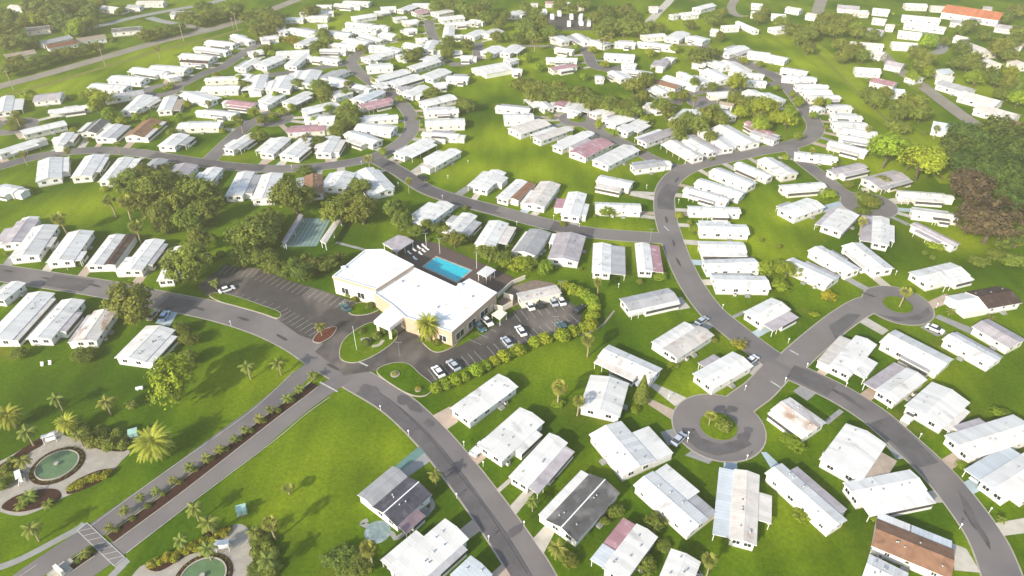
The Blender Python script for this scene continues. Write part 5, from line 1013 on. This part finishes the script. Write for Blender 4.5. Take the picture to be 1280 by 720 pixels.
# ------------------------------------------------------------------ cars
def car_meshes(col, L_=4.6, W=1.85, pickup=False):
    h0, h1 = .28, .86
    prof = [(-L_ / 2, .45), (-L_ / 2 + .05, .78), (-L_ / 2 + .35, .90), (-.9, .93), (1.1, .93), (L_ / 2 - .25, .80), (L_ / 2, .62), (L_ / 2 - .02, .35), (-L_ / 2 + .05, .30)]
    b = MB(); T = lambda y, k: [(x, y * (1 if z < .8 else .95), z) for x, z in prof]
    a_, c_ = T(W / 2, 0), T(-W / 2, 0); n = len(prof)
    for i in range(n): j = (i + 1) % n; b.face([c_[i], c_[j], a_[j], a_[i]])
    b.face(a_); b.face(c_[::-1])
    if pickup: cab = [(-.35, .92), (-.25, 1.72), (.75, 1.74), (1.35, .92)]
    else: cab = [(-1.75, .92), (-1.15, 1.40), (.35, 1.43), (1.25, .92)]
    r = MB(); y0, y1 = W / 2 * .90, W / 2 * .72
    r.face([(cab[1][0], -y1, cab[1][1]), (cab[2][0], -y1, cab[2][1]), (cab[2][0], y1, cab[2][1]), (cab[1][0], y1, cab[1][1])])
    if pickup:
        for s_ in (-1, 1): r.box(-L_ / 2 + .1, -.4, s_ * W / 2 * .93 - .05, s_ * W / 2 * .93 + .05, .9, 1.12)
        r.box(-L_ / 2 + .06, -L_ / 2 + .14, -W / 2 * .9, W / 2 * .9, .85, 1.12)
    g = MB(); q = [(c[0], y0 if i in (0, 3) else y1, c[1]) for i, c in enumerate(cab)]; m_ = [(x, -y, z) for x, y, z in q]
    g.face([q[0], q[1], m_[1], m_[0]]); g.face([q[2], q[3], m_[3], m_[2]]); g.face([q[3], q[2], q[1], q[0]]); g.face([m_[0], m_[1], m_[2], m_[3]])
    wl = MB(); wl.tube((0, -.11, 0), (0, .11, 0), .33, .33, 12); lt = MB(); lt.box(-.03, .03, -.2, .2, -.07, .07)
    return b.mesh('body', 'car_' + col), r.mesh('cabin_roof', 'car_' + col), g.mesh('glazing', 'glass'), wl.mesh('wheel', 'tyre'), lt.mesh('headlight', 'metal_white'), L_, W
CM = {}
def car(x, y, x2, y2, col, label, pickup=False, z=.13):
    """nose points from (x, y) towards (x2, y2)"""
    k = (col, pickup); 
    if k not in CM: CM[k] = car_meshes(col, 5.4 if pickup else 4.6, 1.95 if pickup else 1.82, pickup)
    bd, rf, gl, wl, hl_, L_, W = CM[k]; a_, b_ = P(x, y), P(x2, y2); d = b_ - a_; t = thing('pickup_truck' if pickup else 'parked_car', label, 'pickup' if pickup else 'car', (a_.x, a_.y, z), math.atan2(d.y, d.x), 'vehicles parked in the park')
    link('body', bd, t); link('cabin_roof', rf, t); link('glazing', gl, t)
    for sx in (-1, 1):
        for sy in (-1, 1): link('wheel', wl, t, (sx * L_ * .31, sy * (W / 2 - .1), .33))
    for sy in (-1, 1): link('headlight', hl_, t, (L_ / 2 - .04, sy * W * .33, .66))
car(548, 467, 543, 461, 'white', 'white car first in the hedge-side bays, by the avenue'); car(567, 459, 561, 453, 'silver', 'silver-blue car second in the hedge-side bays'); car(651, 416, 646, 409, 'white', 'white car alone in the middle of the hedge-side bays')
car(609, 404, 613, 408, 'white', 'white car parked against the club corner wall'); car(600, 411, 604, 415, 'teal', 'dark teal car beside the white one at the club corner'); car(662, 384, 659, 379, 'white', 'white car, first of four nosed to the service building')
car(674, 382, 671, 377, 'black', 'black car, second of four nosed to the service building'); car(691, 379, 688, 374, 'silver', 'silver car with dark glass, third of four at the service building'); car(701, 378, 698, 373, 'white', 'white car, last of four nosed to the service building')
car(724, 389, 730, 384, 'black', 'dark car tucked into the hedge at the lot end'); car(432, 386, 427, 381, 'teal', 'dark teal car in the last bay of the upper club lot'); car(284, 364, 290, 362, 'white', 'white car near the avenue in the upper club lot'); car(278, 361, 284, 358, 'black', 'dark car behind the white one in the upper club lot')
car(634, 430, 628, 423, 'silver', 'silver car between hedge bushes and the white car'); car(704, 411, 699, 405, 'teal', 'dark green car in the far hedge-side bays')
car(600, 562, 606, 556, 'white', 'white pickup in the tan driveway of a broad home', True, .03); car(939, 452, 946, 447, 'white', 'white car on the cream driveway at the street corner', z=.03); car(1136, 522, 1141, 516, 'white', 'white pickup in front of the square home at the curve', True, .03)
car(1168, 413, 1175, 416, 'white', 'white car in front of the narrow home by the round turnaround', z=.03); car(877, 403, 883, 399, 'silver', 'silver car on the grey driveway of the cream and white home', z=.03); car(206, 397, 210, 391, 'paleblue', 'pale blue car on the driveway by the avenue', z=.03); car(848, 551, 853, 546, 'silver', 'silver car beside the keyhole turnaround driveway', z=.03)
car(192, 396, 196, 391, 'tan', 'tan car under the shady tree by the avenue', z=.03); car(1222, 597, 1230, 590, 'silver', 'silver car in the pale blue carport at the outer curve', z=.03); car(790, 477, 795, 480, 'silver', 'silver car beside the tall dark cypress', z=.02); car(528, 224, 534, 228, 'black', 'dark car parked at the upper end of the pool street', z=.07)
car(561, 78, 566, 77, 'black', 'dark car on the upper centre lane', z=.08); car(1040, 486, 1046, 489, 'tan', 'tan car by the tan driveway on the curve', z=.03) if False else None
# boats and caravans in the storage yard at the top
def rv(x, y, rot, L_, label):
    t = thing('caravan', label, 'caravan', P(x, y), rot, 'caravans in the storage yard'); b = MB()
    pr = [(-L_ / 2, .6), (-L_ / 2, 2.7), (L_ / 2 - .5, 2.9), (L_ / 2, 2.2), (L_ / 2 + .1, 1.1), (L_ / 2, .6)]
    n = len(pr); a_ = [(x_, 1.2, z_) for x_, z_ in pr]; c_ = [(x_, -1.2, z_) for x_, z_ in pr]
    for i in range(n): j = (i + 1) % n; b.face([c_[i], a_[i], a_[j], c_[j]])
    b.face(a_[::-1]); b.face(c_); b.build('body', 'trim', t); g = MB(); g.box(-L_ * .3, L_ * .3, -1.22, -1.19, 1.5, 2.2); g.build('window', 'glass', t)
    for sy in (-1, 1): w_ = MB(); w_.tube((0, sy * 1.0, .35), (0, sy * 1.2, .35), .38, .38, 10); w_.build('wheel', 'tyre', t)
for i, (x, y) in enumerate(((681, 18), (690, 24), (699, 20), (714, 24), (726, 24), (736, 32), (711, 33), (726, 32), (675, 21))): rv(x, y, 1.57 + R.uniform(-.2, .2), R.uniform(6, 9), f'white caravan, {ORD[i]} from the west end of the storage yard' if i < 6 else f'white caravan, {ORD[i - 6]} in the lower row of the storage yard')
sheet('storage_yard', px('676 34 682 16 720 18 744 28 746 38 700 38'), .02, 'asphalt_dark')
# ------------------------------------------------------------------ yard lamps, utility poles, cabinets, flagpole, sign
def lamp_mesh():
    b = MB(); b.tube((0, 0, 0), (0, 0, 1.25), .05, .045, 8); g = MB(); g.tube((0, 0, 1.25), (0, 0, 1.35), .09, .17, 8); g.tube((0, 0, 1.35), (0, 0, 1.6), .17, .12, 8); g.tube((0, 0, 1.6), (0, 0, 1.7), .2, .04, 8); return b.mesh('post', 'metal_white'), g.mesh('lantern', 'trim')
LMP = lamp_mesh()
for i, (x, y) in enumerate(((289, 407), (476, 513), (511, 544), (580, 558), (604, 583), (571, 623), (611, 676), (655, 658), (688, 660), (860, 546), (859, 553), (933, 575), (981, 478), (985, 429), (1057, 484), (1109, 511), (1149, 548), (1199, 661), (1236, 641), (1119, 344), (1170, 385), (848, 254), (847, 273), (872, 315), (1092, 349), (835, 500), (773, 360), (844, 444), (903, 386), (931, 488), (808, 236), (692, 274), (585, 205), (560, 224), (646, 282), (724, 284), (553, 249), (498, 233), (365, 211), (452, 206), (87, 196), (85, 338), (193, 379), (27, 326), (902, 260), (1073, 236), (1008, 460), (1239, 610), (1098, 500), (1253, 588))):
    t = thing('yard_lamp', f'short white lamp post, {ORD[i % 25]} along the ' + ('lower avenue and courts' if i < 25 else 'upper streets'), 'lamp post', P(x, y), 0, 'white yard lamps')
    link('post', LMP[0], t); link('lantern', LMP[1], t)
for i, (x, y, h) in enumerate(((17, 112, 10), (132, 83, 10), (230, 52, 10), (297, 38, 11), (85, 28, 9), (292, 36, 7))):
    t = thing('utility_pole', f'tall pale wooden utility pole with crossarm, {ORD[i]} from the west on the shell road', 'utility pole', P(x, y), .5, 'utility poles of the shell road')
    b = MB(); b.tube((0, 0, 0), (0, 0, h), .2, .13, 8); b.build('post', 'pole_wood', t); b = MB(); b.box(-1.2, 1.2, -.08, .08, h - 1.0, h - .8); b.build('crossarm', 'pole_wood', t)
for i, (x, y, h, nm) in enumerate(((446, 438, 8, 'white flagpole with ball tip on the club lawn island'), (500, 446, 5, 'slim grey light pole beside the club drive'), (693, 421, 7, 'light pole with two arms in the clipped hedge'), (700, 376, 7, 'light pole behind the cars at the service building'), (550, 318, 6, 'white light pole beside the pool fence, upper end'), (596, 336, 6, 'white light pole beside the pool fence, lower end'), (533, 308, 5, 'white light pole behind the sun loungers'), (812, 306, 6, 'street light at the junction of pool street and long street'))):
    t = thing('light_pole' if 'flag' not in nm else 'flagpole', nm, 'pole', P(x, y, 0)); b = MB(); b.tube((0, 0, 0), (0, 0, h), .07, .05, 8); b.build('post', 'metal_white' if 'white' in nm else 'metal_grey', t)
    b = MB()
    if 'flag' in nm: b.tube((0, 0, h), (0, 0, h + .25), .16, .1, 8)
    else:
        b.box(-.5, .5, -.03, .03, h - .05, h + .01); b.box(-.8, -.45, -.1, .1, h - .08, h + .02); b.box(.45, .8, -.1, .1, h - .08, h + .02)
    b.build('finial' if 'flag' in nm else 'lamp_head', 'metal_grey', t)
for x, y, rot, lb in ((168, 545, .4, 'pale teal utility cabinet under the big date palm'), (303, 641, .35, 'pale teal utility cabinet alone on the lawn above the second garden')):
    t = thing('utility_cabinet', lb, 'utility box', P(x, y), rot); b = MB(); b.box(-1.0, 1.0, -.8, .8, 0, .2); b.build('base', 'concrete_grey', t); b = MB(); b.box(-.9, .9, -.7, .7, .2, 1.55); b.build('cabinet_body', 'box_green', t)
    b = MB(); b.face([(-.98, -.82, 1.56), (.98, -.82, 1.56), (.98, .8, 1.75), (-.98, .8, 1.75)]); b.box(-.98, .98, -.82, .8, 1.5, 1.56); b.build('lid', 'box_green', t); b = MB(); b.box(-.03, .03, -.73, -.70, .25, 1.45); b.build('door_seam', 'shade_dark', t)
t = thing('entrance_sign', 'low cream entrance wall across the end of the mulch median', 'sign wall', P(76, 716), -.55); b = MB(); b.box(-1.5, 1.5, -1.6, 1.6, 0, .5); b.build('plinth', 'stone', t); b = MB(); b.box(-1.3, 1.3, -.3, .3, .5, 1.5); b.build('sign_panel', 'wall_cream', t)
t = thing('ground_plaque', 'small pale stone block in the median mulch above the sign wall', 'stone block', P(88, 704), -.55); b = MB(); b.box(-.6, .6, -.5, .5, .18, .6); b.build('stone_body', 'kerb', t)
for i, (x, y) in enumerate(((494, 469), (523, 488))):
    t = thing('stone_planter', ('round pale stone planter on the wedge lawn by the avenue', 'smaller pale stone planter on the wedge lawn by the hedge')[i], 'planter', P(x, y)); b = MB(); b.tube((0, 0, 0), (0, 0, .5), 1.1 - .3 * i, 1.2 - .3 * i, 16); b.build('bowl', 'kerb', t); q = link('flowers', BUSH['croton'][i], t, (0, 0, .35)); q.scale = (.8, .8, .5)
for i, s in enumerate(('451 426 458 424 464 428', '465 434 474 432 479 426')): bed_pts = smooth_line(px(s), 4); ribbon('garden_edging', bed_pts, 1.0, .30, 'kerb')
# lawn chairs, small sheds and boxes near the homes
for i, (x, y, lb) in enumerate(((58, 456, 'pair of white garden seats on the lawn below the narrow homes'), (175, 487, 'small white tank beside the rounded lawn tree'))):
    t = thing('lawn_chair' if i == 0 else 'gas_tank', lb, 'seat' if i == 0 else 'tank', P(x, y), .3); b = MB()
    if i == 0:
        for k in (-1, 1): b.box(k * .9 - .35, k * .9 + .35, -.35, .35, .35, .45); b.box(k * .9 - .35, k * .9 + .35, .3, .4, .45, 1.0); b.box(k * .9 - .3, k * .9 + .3, -.3, .3, 0, .35)
        b.build('seat', 'trim', t)
    else: b.tube((-.8, 0, .55), (.8, 0, .55), .42, .42, 12); b.box(-.6, -.4, -.3, .3, 0, .3); b.box(.4, .6, -.3, .3, 0, .3); b.build('tank_body', 'trim', t)
# ------------------------------------------------------------------ haze: one closed box of thin air
b = MB(); b.box(-700, 700, -60, 760, -1.5, 124, 0); hz = b.build('haze', 'trim'); tag(hz, kind='stuff')
m = bpy.data.materials.new('haze_air'); m.use_nodes = True; t = m.node_tree; t.nodes.remove(t.nodes['Principled BSDF']); v = t.nodes.new('ShaderNodeVolumePrincipled'); v.inputs['Color'].default_value = (1, .93, .66, 1); v.inputs['Density'].default_value = HAZE; v.inputs['Anisotropy'].default_value = .2
t.links.new(v.outputs[0], t.nodes['Material Output'].inputs['Volume']); hz.data.materials.clear(); hz.data.materials.append(m)
